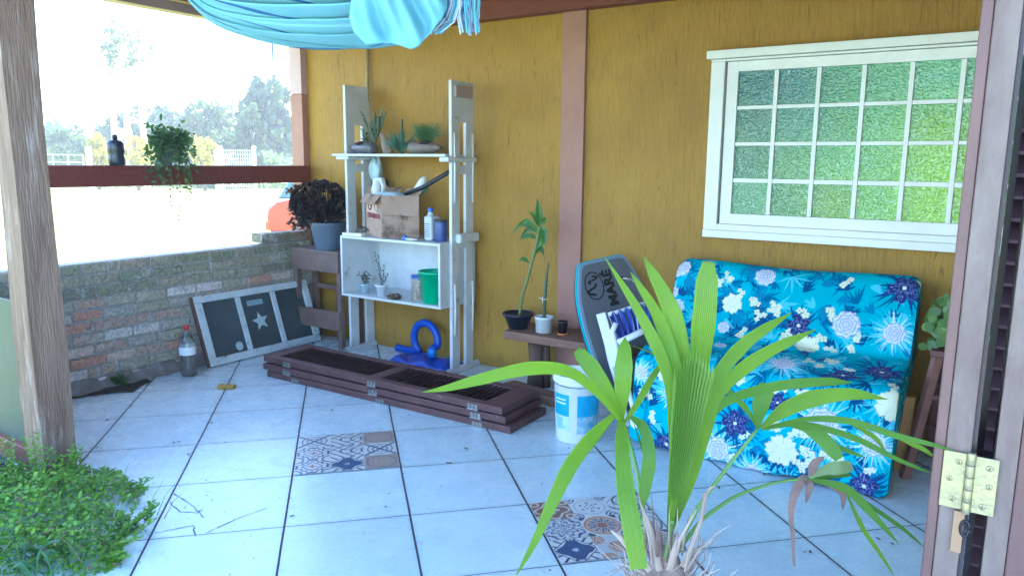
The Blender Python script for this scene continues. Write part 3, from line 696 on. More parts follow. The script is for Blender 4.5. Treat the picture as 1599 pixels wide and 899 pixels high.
# red car, seen from its side, nose to the left
nose = AT(416, 350, 13.5); cang = math.atan2(cr_.y, cr_.x)
car = empty('parked_car', (nose.x, nose.y, -.12), 'red car parked on the lawn beyond the brick wall, mostly hidden by the potted plant', 'car')
CRM_ = Matrix.Rotation(cang, 3, 'Z')
def cpt(x, y, z): return Vector(car.location)+CRM_ @ Vector((x,y,z))
def carprism(prof, y0, y1, m, name, par=car, inset=0):
    g = MB(); A = [cpt(x,y0,z) for x,z in prof]; g.prism(A, cpt(0,y1,0)-cpt(0,y0,0)); return g.build(name, m, par, bevel=.03)
M_car = mat('red_car_paint', (.55,.05,.03), .25, coat=.6)
body = carprism([(.05,.28),(0,.45),(.03,.68),(.2,.82),(1.0,.93),(1.2,.95),(3.3,.97),(3.85,.92),(3.95,.6),(3.9,.28)], 0, 1.6, M_car, 'body')
carprism([(.16,.86),(.55,1.40),(2.9,1.42),(3.5,.965)], .14, 1.46, mat('car_window', (.10,.2,.3), .05), 'cabin_glass')
carprism([(.50,1.405),(.62,1.46),(2.85,1.47),(2.98,1.425)], .12, 1.48, M_car, 'roof')
M_ty = mat('tyre', (.02,.02,.02), .8)
for x in (.75,3.1):
    for y in (-.02,1.45):
        g = MB(); rot = CRM_ @ Matrix.Rotation(-PI/2,3,'X')
        g.lathe(cpt(x,y,.3), [(.2,0),(.29,.01),(.3,.05),(.3,.15),(.29,.18),(.2,.18)], 20, ax=rot)
        wh = g.build('wheel', M_ty, car); g2 = MB(); g2.lathe(cpt(x,y-.012 if y < 1 else y+.002,.3), [(.19,.0),(.17,.01),(.03,.02)], 16, ax=rot); g2.build('rim', M_steel, wh)
g = MB(); g.lathe(cpt(.02,.25,.66), [(.09,0),(.08,.03)], 12, ax=CRM_ @ Matrix.Rotation(-PI/2,3,'Y')); g.build('headlight', M_glass, car)
g = MB(); g.lathe(cpt(.02,1.35,.66), [(.09,0),(.08,.03)], 12, ax=CRM_ @ Matrix.Rotation(-PI/2,3,'Y')); g.build('headlight', M_glass, car)
g = MB(); g.prism([cpt(-.05,.1,.3),cpt(-.05,.1,.45),cpt(.08,.02,.45),cpt(.08,.02,.3)], cpt(0,1.5,0)-cpt(0,0,0)); g.build('bumper', M_car, car)
# hanging cable
g = MB(); g.tube([(-4.73,3.86,2.44),(-4.73,3.865,2.3),(-4.728,3.86,2.18)], .006, 8)
tag(g.build('cable', mat('blue_cable', (.05,.14,.4), .4)), 'short dark blue cable hanging from the eave beside the pink corner post', 'cable')

# ================================================================== LEFT SIDE OBJECTS
# dark bottle on the rail
bp = Vector((-4.755,2.625,1.40))
t = empty('bottle_lantern', bp, 'dark cut plastic bottle standing on the rail', 'bottle')
g = MB(); g.lathe(bp, [(.042,0),(.05,.012),(.052,.05),(.047,.065),(.052,.08),(.052,.135),(.045,.15),(.016,.16),(.013,.165)], 20)
g.build('bottle_body', mat('dark_smoked_plastic', (.02,.03,.045), .25), t, smooth=True)
MB().lathe(bp+Vector((0,0,.165)), [(.017,0),(.017,.02),(.008,.026)], 14).build('cap', M_black, t, smooth=True)

# trailing plant in a pot on the rail
hp = Vector((-4.735,2.95,1.40))
t = empty('trailing_plant', hp, 'trailing green plant spilling from a pot over the rail', 'potted plant')
MB().lathe(hp, [(.035,0),(.055,.10),(.06,.105),(.05,.10),(.045,.09)], 16).build('pot', mat('grey_pot', (.16,.18,.18), .6), t, smooth=True)
g = MB()
for i in range(95):
    a = R.uniform(0,2*PI); out = R.uniform(.04,.15); drop = R.choice([R.uniform(.0,.2), R.uniform(-.1,.12), R.uniform(-.14,.1)])
    p0 = hp+Vector((0,0,.1)); p1 = p0+Vector((abs(math.cos(a))*out*.5+.02, math.sin(a)*out, .04+R.uniform(0,.11))); p2 = p1+Vector((R.uniform(.0,.05), math.sin(a)*.05, -drop-.06-(.12 if i % 3 == 0 else 0)))
    g.tube([p0,p1,p2], [.002,.0018,.001], 4)
    for k in range(13):
        s_ = k/12; q = p0.lerp(p1,s_*2) if s_ < .5 else p1.lerp(p2,s_*2-1)
        g.leaf(q, Vector((R.gauss(.4,.7), R.gauss(0,1), R.gauss(-.2,.8))), Vector((1,R.gauss(0,.5),.6)), R.uniform(.022,.04), .022)
for i, (dy, L_) in enumerate(((-.02,.26),(.03,.36),(.10,.24),(.12,.2))):
    pts = [hp+Vector((.04,dy*.6,.08)), hp+Vector((.075,dy,-.02)), hp+Vector((.08,dy+.01,-L_*.6)), hp+Vector((.08,dy-.01,-L_))]
    g.tube(pts, .0015, 4)
    for k in range(12):
        s_ = k/11; q = pts[1].lerp(pts[3],s_); g.leaf(q, Vector((R.gauss(.3,.5),R.gauss(0,1),R.gauss(-.4,.5))), Vector((1,0,.6)), .026*(1-.4*s_), .016)
g.build('foliage', leafmat('trailing_leaf', (.05,.12,.045), (.13,.24,.09), .4, .4), t)

# windbreak panel and crate behind the post
wb = empty('windbreak_panel', (-4.0,1.56,0), 'greenish glass windbreak panel with a reddish timber sill behind the weathered post', 'panel')
MB().box((-4.70,1.552,.10),(-3.62,1.560,.79)).build('glass_pane', mat('greenish_translucent_glass', (.085,.115,.10), .45, (.06,.09,.075), 3, spec=.2), wb)
MB().box((-4.70,1.52,-.03),(-3.61,1.60,.10)).build('sill', mat('red_brown_sill', (.27,.10,.06), .6, (.16,.06,.04), 9, .5, 40), wb, bevel=.004)
MB().box((-4.74,1.53,-.12),(-4.70,1.59,.85)).build('end_stile', M_brownwood, wb)
cr = empty('plastic_crate', (-3.75,1.25,-.12), 'dark plastic crate on the ground left of the post, dry twigs inside', 'crate')
g = MB()
for z in (-.115,-.03,.05):
    g.box((-4.02,1.02,z),(-3.60,1.035,z+.06)); g.box((-4.02,1.395,z),(-3.60,1.41,z+.06)); g.box((-4.02,1.035,z),(-4.005,1.395,z+.06)); g.box((-3.615,1.035,z),(-3.60,1.395,z+.06))
for x in (-4.02,-3.615):
    for y in (1.02,1.395): g.box((x-.002,y-.002,-.12),(x+.017,y+.017,.112))
g.box((-4.0,1.04,-.12),(-3.62,1.39,-.105)); g.build('crate_frame', mat('blue_black_plastic', (.02,.03,.06), .4), cr)
g = MB()
for i in range(60):
    a = Vector((R.uniform(-3.98,-3.64), R.uniform(1.05,1.38), R.uniform(-.09,.06))); d = Vector((R.gauss(0,1),R.gauss(0,1),R.gauss(.1,.2))).normalized()*.09; b_ = a+d
    b_.x = min(max(b_.x,-3.99),-3.63); b_.y = min(max(b_.y,1.05),1.38); g.tube([a,b_], [.004,.002], 4)
tw_ = g.build('dry_twigs', M_bark, cr); tw_['kind'] = 'stuff'

# ground cover of bright green weeds at lower left
g = MB()
def hmap(x, y):
    """height of the weed mound"""
    d = math.hypot((x+3.05)/.72, (y-1.15)/.62); return max(0, 1-d*d)*.20
def in_clump(x, y):
    px, py = proj(Vector((x,y,.03)))
    return True
ctr0 = Vector((-3.15,1.18,0)); nL = 0
while nL < 15000:
    x, y = R.uniform(-3.95,-2.35), R.uniform(.45,1.82)
    e = .60*(1+.16*math.sin(5*math.atan2(y-1.15,x+3.2))+.09*math.sin(11*math.atan2(y-1.15,x+3.2)))
    d = math.hypot((x+3.22)/1.0, (y-1.1)/.92)
    if d > e or (y < 1.64 and y > 1.44 and x < -3.42 and x > -3.62): continue
    h = .17*(1-(d/e)**2)**.7+.015+.03*math.sin(x*17)*math.sin(y*19)
    z = h*R.uniform(.35,1)
    n = Vector((R.gauss(0,.5), R.gauss(0,.5), 1)); dd = Vector((R.gauss(0,1), R.gauss(0,1), R.gauss(.1,.3)))
    g.leaf(Vector((x,y,z-.01)), dd, n, R.uniform(.010,.024)*R.choice([1,1,1,1.6]), R.uniform(.009,.018), 1 if R.random() < .05 else 0); nL += 1
M_herb = leafmat('bright_weed_leaf', (.09,.27,.02), (.30,.52,.06), .45, .4)
for (bx_, by_, hh, nn) in ((-3.40,1.42,.30,6),(-3.50,1.34,.26,5),(-3.30,1.47,.20,5),(-2.72,1.38,.09,6),(-2.62,1.28,.07,6),(-3.02,1.58,.08,5),(-2.8,1.5,.09,6),(-3.37,1.57,.22,4)):
    for i in range(nn):
        b = Vector((bx_+R.uniform(-.05,.05), by_+R.uniform(-.04,.04), .0)); t_ = b+Vector((R.uniform(-.05,.05), R.uniform(-.05,.05), hh*R.uniform(.7,1.05)))
        if hh < .1: t_ += Vector((R.uniform(0,.14),R.uniform(0,.1),0))
        g.tube([b, b.lerp(t_,.5), t_], [.002,.0015,.001], 4)
        for k in range(22):
            q = b.lerp(t_, .2+.8*k/21); a = k*2.4
            g.leaf(q, Vector((math.cos(a),math.sin(a),.5)), Vector((0,0,1)), R.uniform(.016,.026), .014)
for i in range(70):
    a = R.uniform(0,6.3); b = Vector((-3.15+R.uniform(-.55,.62), 1.12+R.uniform(-.5,.5), .05)); e = b+Vector((math.cos(a)*.09, math.sin(a)*.09, R.uniform(.06,.15)))
    g.tube([b, b.lerp(e,.5)+Vector((0,0,.02)), e], [.0018,.0014,.0008], 4, R.choice([0,1]))
tag(g.build('ground_weeds', [M_herb, mat('dry_weed', (.24,.18,.08), .8, (.15,.10,.05), 20)], loc=(-3.2,1.15,0)), 'bright green small leaved weeds spreading round the post foot over the tiles', 'weeds', kind='stuff')
t = Vector((-2.72,1.16,0)); g = MB()
for i in range(38):
    a = R.uniform(0,2*PI); r_ = R.uniform(.05,.14); b = t+Vector((R.uniform(-.1,.1), R.uniform(-.1,.06), .0))
    m_ = b+Vector((math.cos(a)*r_*.5, math.sin(a)*r_*.5, R.uniform(.05,.09))); e = b+Vector((math.cos(a)*r_, math.sin(a)*r_, R.uniform(.05,.12)))
    g.blade([b,m_,e], .016, [(0,.6),(.5,1),(1,.05)], view=Vector((.1,.9,-.5)))
tag(g.build('strap_leaf_plant', leafmat('strap_leaf', (.04,.13,.05), (.09,.22,.07), .4, .3), loc=t), 'low plant with strap shaped leaves at the edge of the weeds, bottom left', 'plant')

# PET bottle with red cap
bb = G(287,588)+Vector((0,.04,0))
t = empty('plastic_bottle', bb, 'plastic drink bottle with red cap and brown liquid standing by the brick wall', 'bottle')
M_pet = mat('clear_pet', (.85,.9,.88), .08, trans=.92, spec=.6)
MB().lathe(bb+Vector((0,0,.001)), [(.04,0),(.052,.012),(.053,.06),(.05,.09),(.053,.12),(.0535,.20),(.05,.235),(.03,.275),(.016,.30),(.013,.32)], 24).build('bottle_body', M_pet, t, smooth=True)
MB().lathe(bb+Vector((0,0,.006)), [(.037,0),(.049,.012),(.050,.06),(.047,.09),(.050,.118),(.050,.145)], 24).build('liquid', mat('brown_liquid', (.10,.06,.03), .15), t, smooth=True)
MB().lathe(bb+Vector((0,0,.15)), [(.0545,0),(.0545,.055)], 24, close=False).build('label_band', mat('white_label', (.8,.8,.8), .5), t, smooth=True)
MB().lathe(bb+Vector((0,0,.318)), [(.017,0),(.017,.026),(.013,.03)], 16).build('cap', mat('red_cap', (.6,.03,.03), .4), t, smooth=True)

# old window sash leaning on the brick wall
A0 = Vector((-4.565,3.07,.004)); UX = Vector((.015,1,0)).normalized(); UY = Vector((-.27,-.04,.96)).normalized(); UN = UX.cross(UY)
def sp_(x, y, n=0): return A0+UX*x+UY*y+UN*n
def sbar(g, x0, x1, y0, y1, n0=-.02, n1=.02):
    g.hexa([sp_(x0,y0,n0),sp_(x1,y0,n0),sp_(x1,y1,n0),sp_(x0,y1,n0),sp_(x0,y0,n1),sp_(x1,y0,n1),sp_(x1,y1,n1),sp_(x0,y1,n1)])
sash = empty('window_sash', A0, 'old white painted window sash with star sticker leaning on the brick wall', 'window sash')
SW, SH = 1.0, .505
g = MB(); sbar(g,0,SW,0,.055); sbar(g,0,SW,SH-.05,SH); sbar(g,0,.055,.056,SH-.051); sbar(g,SW-.055,SW,.056,SH-.051)
for x in (.33,.64): sbar(g,x,x+.038,.056,SH-.051,-.015,.017)
g.build('frame', mat('chipped_white_paint', (.62,.68,.68), .55, (.50,.55,.55), 12, .6, 60, c3=(.20,.14,.10), spot=(.60,.64), sscale=12), sash, bevel=.003)
g = MB(); sbar(g,-.012,-.001,0,SH,-.02,.012); g.build('bare_wood_edge', M_brownwood, sash)
for a, b in ((.056,.329),(.369,.639),(.679,SW-.056)):
    g = MB(); sbar(g,a,b,.056,SH-.051,-.003,.0); g.build('pane', mat('dusty_pane', (.045,.06,.065), .12, (.07,.085,.09), 6), sash)
M_stk = mat('frosted_sticker', (.45,.55,.55), .5)
g = MB(); st = []
for k in range(10):
    a = PI/2+k*PI/5+.12; r_ = .075 if k % 2 == 0 else .032; st.append(sp_(.50+r_*math.cos(a), .25+r_*math.sin(a), .001))
g.prism(st, UN*.0012); g.build('star_sticker', M_stk, sash)
g = MB(); g.prism([sp_(.27+.03*math.cos(k*PI/12), .10+.032*math.sin(k*PI/12), .001) for k in range(24)], UN*.0012); g.build('round_sticker', M_stk, sash)
g = MB(); sbar(g,.42,.56,.375,.415,.001,.0022); g.build('strip_sticker', mat('blue_grey_sticker', (.25,.38,.42), .5), sash)
# small yellow block on the floor
bb = G(354,606); g = MB(); g.cbox(bb+Vector((0,0,.012)), (.105,.05,.022), rz(-.15+.7))
tag(g.build('wood_block', mat('ochre_wood_block', (.42,.25,.04), .7, (.33,.19,.03), 20, .4, 90), bevel=.004), 'small ochre block lying on the tiles in front of the sash', 'block')

# ------------------------------------------------------------------ brown stand with potted dark succulent
M_stand = mat('faded_brown_stand', (.20,.13,.10), .65, (.14,.09,.07), 9, .5, 50, c3=(.34,.27,.22), spot=(.62,.74), sscale=12)
sx0, sx1, sy0, sy1 = -4.69, -4.17, 3.93, 4.18
t = empty('wooden_stand', (-4.43,4.05,0), 'faded brown wooden stand in the corner between brick wall and white shelf', 'stand')
MB().box((sx0-.01,sy0-.012,.745),(sx1+.01,sy1,.765)).build('tabletop', M_stand, t, bevel=.003)
g = MB(); g.box((sx0+.001,sy0-.003,.60),(sx1-.001,sy0+.017,.7435)); g.build('apron', M_stand, t, bevel=.002)
g = MB(); g.box((sx0+.001,sy0-.003,.155),(sx1-.001,sy0+.017,.30)); g.build('apron', M_stand, t, bevel=.002)
for x in (sx0,sx1-.04):
    for y in (sy0+.018,sy1-.045): MB().box((x,y,0),(x+.04,y+.04,.744)).build('leg', M_stand, t, bevel=.002)
for x in (sx0+.011,sx1-.03): MB().box((x,sy0+.06,.62),(x+.02,sy1-.046,.74)).build('side_rail', M_stand, t); MB().box((x,sy0+.06,.42),(x+.02,sy1-.046,.45)).build('side_rail', M_stand, t); MB().box((x,sy0+.06,.2),(x+.02,sy1-.046,.23)).build('side_rail', M_stand, t)
MB().box((sx0+.04,sy1-.035,.42),(sx1-.04,sy1-.02,.46)).build('back_rail', M_stand, t)
MB().box((sx0+.25,sy1-.03,.0),(sx0+.28,sy1-.005,.42)).build('back_post', M_brownwood, t)
pc = Vector((-4.36,4.02,.766))
t = empty('potted_succulent', pc, 'dark reddish brown rosette succulent in a blue grey pot on the brown stand', 'potted plant')
MB().lathe(pc, [(.10,0),(.135,.19),(.145,.19),(.145,.21),(.13,.21),(.125,.185)], 28).build('pot', mat('blue_grey_pot', (.07,.10,.14), .5), t, smooth=False)
MB().lathe(pc+Vector((0,0,.17)), [(.12,0),(.125,.01)], 20).build('soil', M_soil, t)
g = MB(); cc = pc+Vector((-.06,-.02,.34))
for i in range(215):
    d = Vector((R.gauss(0,1),R.gauss(0,1),R.gauss(.15,.9))).normalized()
    q = cc+Vector((d.x*.25,d.y*.17,d.z*.175)); 
    if q.z < pc.z+.16: q.z = pc.z+.16+R.uniform(0,.05)
    o_ = d.orthogonal().normalized(); p_ = d.cross(o_)
    for k in range(13):
        a = k*2.4; e = .25+k/13*.9; v_ = (o_*math.cos(a)+p_*math.sin(a))*math.sin(e)+d*math.cos(e)
        g.leaf(q-d*.01, v_, d, R.uniform(.03,.045), .028, bend=.4)
    g.tube([pc+Vector((0,0,.17)), q], [.004,.003], 4)
for i in range(26):
    q = cc+Vector((-.2+R.uniform(-.03,.05),-.08+R.uniform(-.05,.05),R.uniform(-.2,.14)))
    for k in range(8): g.leaf(q, Vector((R.gauss(0,1),R.gauss(0,1),R.gauss(.2,.6))), Vector((0,0,1)), .04, .028, 1, .4)
g.build('rosettes', [leafmat('dark_rosette', (.018,.018,.022), (.07,.045,.045), .35, .1), leafmat('reddish_rosette', (.12,.03,.03), (.2,.09,.05), .4, .2)], t)

# ------------------------------------------------------------------ white shelf unit
sh = empty('shelf_unit', (-3.61,4.08,0), 'tall white shelf unit with slotted uprights and a box shelf against the ochre wall', 'shelf')
def upright(x, y0, y1, top):
    g = MB(); w_ = .085
    g.box((x-.012,y0,.035),(x+.012,y0+w_,1.7)); g.box((x-.012,y1-w_,.035),(x+.012,y1,1.7)); g.box((x-.012,y0,1.7),(x+.012,y1,top))
    g.box((x-.011,y0+w_,.86),(x+.011,y1-w_,.93)); g.box((x-.011,y0+w_,1.36),(x+.011,y1-w_,1.42))
    u = g.build('upright', M_white, sh, bevel=.002)
    f = MB(); f.grid(lambda a, b: (x+.03*(1-2*b)*(1.25-.5*abs(2*a-1)), y0-.06+(y1-y0+.13)*a, .002+.034*math.sin(PI*b)**.5), 14, 8)
    f.build('foot', M_white, sh, smooth=True)
    return u
upright(-4.115, 3.985, 4.238, 1.985); ur = upright(-3.095, 3.935, 4.175, 1.965)
for y in (3.955,4.155):
    for z0, z1 in ((.27,.62),(1.17,1.63)):
        g = MB(); g.tube([(-3.075,y,z0),(-3.072,y,(z0+z1)/2),(-3.075,y,z1)], .008, 6); g.build('caulk_strip', M_whiteclean, ur, smooth=True)
MB().box((-4.17,3.90,1.474),(-3.11,4.20,1.492)).build('shelf_board', M_white, sh, bevel=.002)
MB().box((-3.14,3.87,1.44),(-3.06,4.19,1.473)).build('bracket', M_white, sh, bevel=.008)
MB().box((-4.13,3.90,1.45),(-4.0,4.2,1.4735)).build('bracket', M_white, sh, bevel=.008)
g = MB(); g.box((-3.082,3.96,.90),(-3.03,4.18,.965)); g.build('clamp_block', M_white, sh, bevel=.015)
g = MB(); g.box((-3.0825,3.955,1.86),(-3.06,4.14,1.93)); g.build('top_bracket', mat('pinkish_wood_bit', (.40,.30,.26), .6), sh, bevel=.004)
bx0, bx1, by0, by1, bz0, bz1 = -4.045, -3.11, 3.84, 4.235, .462, .905
g = MB(); g.box((bx0,by0,bz1-.018),(bx1,by1,bz1)); g.box((bx0,by0,bz0),(bx1,by1,bz0+.018)); g.box((bx0,by0,bz0+.0185),(bx0+.018,by1,bz1-.0185)); g.box((bx1-.018,by0,bz0+.0185),(bx1,by1,bz1-.0185)); g.box((bx0+.0185,by1-.008,bz0+.0185),(bx1-.0185,by1,bz1-.0185))
g.build('box_shelf', M_white, sh, bevel=.0015)
ST = bz1; SB = bz0+.018; TS = 1.492
# ---- top shelf
def cutbottle(c, ang, L_, m, label, fill=True, cap=None, grp='cut bottle planters on the top shelf'):
    t = empty('bottle_planter', c, label, 'planter', grp); rt = rz(ang)
    ax = rt @ Matrix.Rotation(PI/2,3,'Y')
    g = MB(); g.lathe(c+Vector((0,0,.042))+rt @ Vector((-L_/2,0,0)), [(.034,0),(.041,.01),(.041,L_*.55),(.036,L_*.65),(.041,L_*.72),(.02,L_*.92),(.012,L_)], 20, ax=ax); g.build('bottle_body', m, t, smooth=True)
    if cap: 
        g = MB(); g.lathe(c+Vector((0,0,.042))+rt @ Vector((L_/2-.004,0,0)), [(.016,0),(.016,.024)], 12, ax=ax); g.build('cap', cap, t)
    g = MB(); g.lathe(c+Vector((0,0,.07)), [(.001,.022),(.03,.016),(.052,0),(.02,-.01)], 14); g.build('soil', M_soil, t)
    return t
M_dk = mat('smoky_clear_plastic', (.07,.075,.11), .25, (.16,.15,.16), 12)
cutbottle(Vector((-3.98,4.02,TS)), PI-.1, .27, M_dk, 'smoky plastic bottle planter with red cap at the left end of the top shelf', cap=mat('red_cap2', (.5,.02,.02), .4))
cutbottle(Vector((-3.36,4.0,TS)), .15, .25, mat('brown_dusty_plastic', (.22,.17,.15), .5, (.12,.09,.08), 14), 'brownish dusty bottle planter lying at the right of the top shelf under the grassy tuft')
M_succ = leafmat('grey_green_succulent', (.05,.09,.05), (.11,.16,.09), .5, .1)
def stems(g, c, n, h, spread, r_=.006, lf=6, seg=4):
    for i in range(n):
        a = R.uniform(0,2*PI); s_ = R.uniform(.2,1)*spread; e = c+Vector((math.cos(a)*s_, math.sin(a)*s_*.5, h*R.uniform(.5,1)))
        m_ = c.lerp(e,.5)+Vector((R.uniform(-.02,.02),0,.01)); g.tube([c,m_,e], [r_,r_,r_*.7], 6)
        for k in range(lf):
            q = c.lerp(e,.3+.7*k/max(1,lf-1)); g.leaf(q, Vector((R.gauss(0,1),R.gauss(0,.6),R.gauss(.6,.4))), Vector((0,-1,0)), .03, .012)
def plant_top(name, c, label, fn, mt, grp='succulents on the top shelf'):
    g = MB(); fn(g, c); return tag(g.build(name, mt, loc=c), label, 'plant', grp)
plant_top('branching_succulent', Vector((-3.86,4.03,TS+.08)), 'branching grey green succulent near the beige pole on the top shelf', lambda g, c: (stems(g, c, 14, .23, .12, .007, 8), stems(g, c+Vector((-.09,0,-.03)), 8, .13, .07, .006, 6)), M_succ)
g = MB(); c = Vector((-3.72,3.98,TS)); g.tube([c+Vector((.03,0,.004)), c+Vector((.02,-.01,.05)), c+Vector((-.005,0,.10)), c+Vector((-.03,.01,.135)), c+Vector((-.05,.01,.14))], [.034,.03,.022,.014,.006], 9, flat=.35); tag(g.build('bark_pot', mat('pale_driftwood', (.35,.29,.24), .8, (.2,.15,.12), 14, .8, 40)), 'pale curled piece of driftwood standing on the top shelf', 'driftwood')
def cact(g, c):
    g.tube([c, c+Vector((0,0,.10)), c+Vector((.004,0,.24))], [.011,.011,.008], 8)
    g.tube([c+Vector((.09,0,0)), c+Vector((.092,0,.12))], [.008,.005], 7)
plant_top('column_cactus', Vector((-3.63,4.06,TS+.001)), 'thin upright dark green cactus behind the aloe on the top shelf', cact, mat('cactus_skin', (.03,.08,.04), .5, (.05,.11,.05), 30))
def aloe(g, c):
    for i in range(44):
        a = R.uniform(0,2*PI); s_ = R.uniform(.05,.17); g.blade([c, c+Vector((math.cos(a)*s_*.5,math.sin(a)*s_*.4,.05)), c+Vector((math.cos(a)*s_,math.sin(a)*s_*.5,R.uniform(.0,.15)+.005))], .024, [(0,1),(.5,.8),(1,.02)])
plant_top('aloe_plant', Vector((-3.57,3.98,TS+.02)), 'spiky dark green aloe in the middle of the top shelf', aloe, leafmat('aloe_leaf', (.03,.10,.07), (.07,.17,.10), .4, .15))
def tuft(g, c):
    for i in range(480):
        a = R.uniform(0,2*PI); s_ = R.uniform(.02,.17); e = c+Vector((math.cos(a)*s_, math.sin(a)*s_*.5, R.uniform(.03,.14))); g.blade([c+Vector((math.cos(a)*s_*.3,0,0)), c.lerp(e,.55)+Vector((0,0,.02)), e], .0035, [(0,1),(1,.2)])
plant_top('grassy_succulent', Vector((-3.37,4.02,TS+.078)), 'fine grassy green tuft at the right of the top shelf', tuft, leafmat('grassy_leaf', (.06,.14,.05), (.12,.22,.08), .5, .3))
# ---- middle: cardboard box with things
cb = empty('cardboard_box', (-3.67,4.0,ST), 'torn stained cardboard box full of odds and ends on the white box shelf', 'cardboard box')
M_card = mat('stained_cardboard', (.42,.29,.22), .85, (.30,.20,.14), 7, .8, 22, c3=(.13,.085,.065), spot=(.52,.62), sscale=6)
ca, cbv = Vector((-3.90,3.965,ST)), Vector((-3.655,3.872,ST)); cc_ = Vector((-3.44,4.02,ST)); cd = cc_+(ca-cbv)
g = MB(); H_ = .30; ins = .004
def wallq(p, q, z0, z1, th=.005):
    n = (q-p).cross(Vector((0,0,1))).normalized()*th; g.hexa([p+Vector((0,0,z0)), q+Vector((0,0,z0)), q-n+Vector((0,0,z0)), p-n+Vector((0,0,z0)), p+Vector((0,0,z1)), q+Vector((0,0,z1)), q-n+Vector((0,0,z1)), p-n+Vector((0,0,z1))])
wallq(ca, cbv, .002, H_); wallq(cbv, cc_, .002, H_); wallq(cc_, cd, .002, H_); wallq(cd, ca, .002, H_)
g.build('box_body', M_card, cb)
g = MB(); n_ = (cc_-cbv).cross(Vector((0,0,1))).normalized(); g.hexa([cbv+Vector((0,0,H_))+n_*.001, cc_+Vector((0,0,H_))+n_*.001, cc_+Vector((0,0,H_))+n_*.006, cbv+Vector((0,0,H_))+n_*.006, cbv+Vector((0,0,H_-.13))+n_*.03, cc_+Vector((0,0,H_-.14))+n_*.045, cc_+Vector((0,0,H_-.14))+n_*.05, cbv+Vector((0,0,H_-.13))+n_*.035]); g.build('flap', M_card, cb)
n2_ = (cbv-ca).cross(Vector((0,0,1))).normalized()
for (pa, pb, dz, dn) in ((ca, cbv, -.055, .05), (cd, ca, .05, .045), (cc_, cd, .045, .05)):
    nn_ = (pb-pa).cross(Vector((0,0,1))).normalized(); g = MB(); K = 9; top_ = []; bot_ = []
    for k in range(K+1):
        q = pa.lerp(pb, .02+.96*k/K)+Vector((0,0,H_+.001)); top_.append(q+nn_*.001); bot_.append(q+nn_*(dn+R.uniform(-.01,.014))+Vector((0,0,dz+R.uniform(-.014,.014))))
    for k in range(K): g.hexa([top_[k],top_[k+1],bot_[k+1],bot_[k],top_[k]+Vector((0,0,.004)),top_[k+1]+Vector((0,0,.004)),bot_[k+1]+Vector((0,0,.004)),bot_[k]+Vector((0,0,.004))])
    g.build('flap', M_card, cb)
M_prn = mat('burgundy_print', (.22,.05,.05), .8); M_crm = mat('cream_print', (.55,.44,.34), .8)
def onface(a, b, c_off): # point on the left face: a along, b height
    d = (cbv-ca).normalized(); return ca+d*a+Vector((0,0,b))+n2_*c_off
g = MB(); g.prism([onface(.10+.085*math.cos(k*PI/10), .20+.07*math.sin(k*PI/10), .001) for k in range(20)], n2_*.0005); g.build('printed_oval', M_crm, cb)
g = MB(); g.prism([onface(.07+.036*math.cos(k*PI/10), .22+.034*math.sin(k*PI/10), .002) for k in range(20)], n2_*.0005); g.build('printed_disc', M_prn, cb)
g = MB(); g.prism([onface(*q, .0035) for q in ((.05,.205),(.09,.205),(.07,.24))], n2_*.0004); g.build('printed_emblem', M_crm, cb)
g = MB(); g.prism([onface(*q, .002) for q in ((.03,.135),(.235,.135),(.235,.165),(.03,.175))], n2_*.0005); g.build('printed_band', M_prn, cb)
text_part('printed_word', 'empl', mat('print_ink', (.16,.05,.05), .8), cb, onface(.11,.155,.004), (cbv-ca), (0,0,1), .05, .0004, .001)
g = MB(); g.lathe(onface(.18,.215,.004), [(.032,0),(.029,.001),(.027,0)], 18, ax=Matrix.Rotation(math.atan2(n2_.y,n2_.x),3,'Z') @ Matrix.Rotation(PI/2,3,'Y'), close=False); g.build('printed_ring', M_prn, cb)
def lump(name, c, rad, mt, label, cat, rot=None, n=14, tw=.18, seed=1, parent=None):
    g = MB(); c = Vector(c); rr = random.Random(seed); ph = [rr.uniform(0,6) for _ in range(6)]
    def f(u, v):
        th, p_ = 2*PI*u, PI*v; k = 1+tw*math.sin(3*th+ph[0])*math.sin(p_*2+ph[1])+tw*.7*math.sin(5*th+ph[2]+p_*3)*math.sin(p_)
        q = Vector((math.cos(th)*math.sin(p_)*rad[0]*k, math.sin(th)*math.sin(p_)*rad[1]*k, math.cos(p_)*rad[2]*k)); return c+(rot @ q if rot else q)
    g.grid(f, n*2, n); o = g.build(name, mt, parent, smooth=True)
    if parent is None: tag(o, label, cat)
    return o
M_cl = mat('pale_blue_cloth', (.38,.52,.56), .85, (.5,.62,.64), 12, .6, 30)
g = MB(); g.tube([(-3.80,4.0,ST+.20),(-3.83,4.0,ST+.33),(-3.80,3.99,ST+.40),(-3.75,3.98,ST+.41),(-3.735,3.98,ST+.36),(-3.75,3.98,ST+.31)], [.03,.035,.034,.028,.02,.012], 12, flat=.6)
tag(g.build('white_sandal', mat('white_rubber', (.7,.72,.72), .4), smooth=True), 'white rubber shoe sticking up at the left of the cardboard box', 'shoe')
lump('blue_cloth', (-3.70,3.99,ST+.285), (.15,.06,.035), M_cl, 'pale blue cloth lying across the open cardboard box', 'cloth', seed=3)
g = MB(); g.tube([AT(632,303,5.30), AT(662,292,5.22), AT(704,267,5.08)], [.012,.016,.015], 10)
um = tag(g.build('umbrella', mat('navy_black_cloth', (.02,.022,.035), .5), smooth=True), 'folded dark umbrella resting on the cardboard box and reaching to the right upright', 'umbrella')
g = MB(); a, b = AT(650,300,5.32), AT(664,276,5.3); g.tube([a, a.lerp(b,.7), b], [.03,.028,.012], 12)
tag(g.build('white_tube', mat('white_plastic_tube', (.75,.75,.74), .3), smooth=True), 'white plastic tube poking out of the cardboard box beside the umbrella', 'tube')
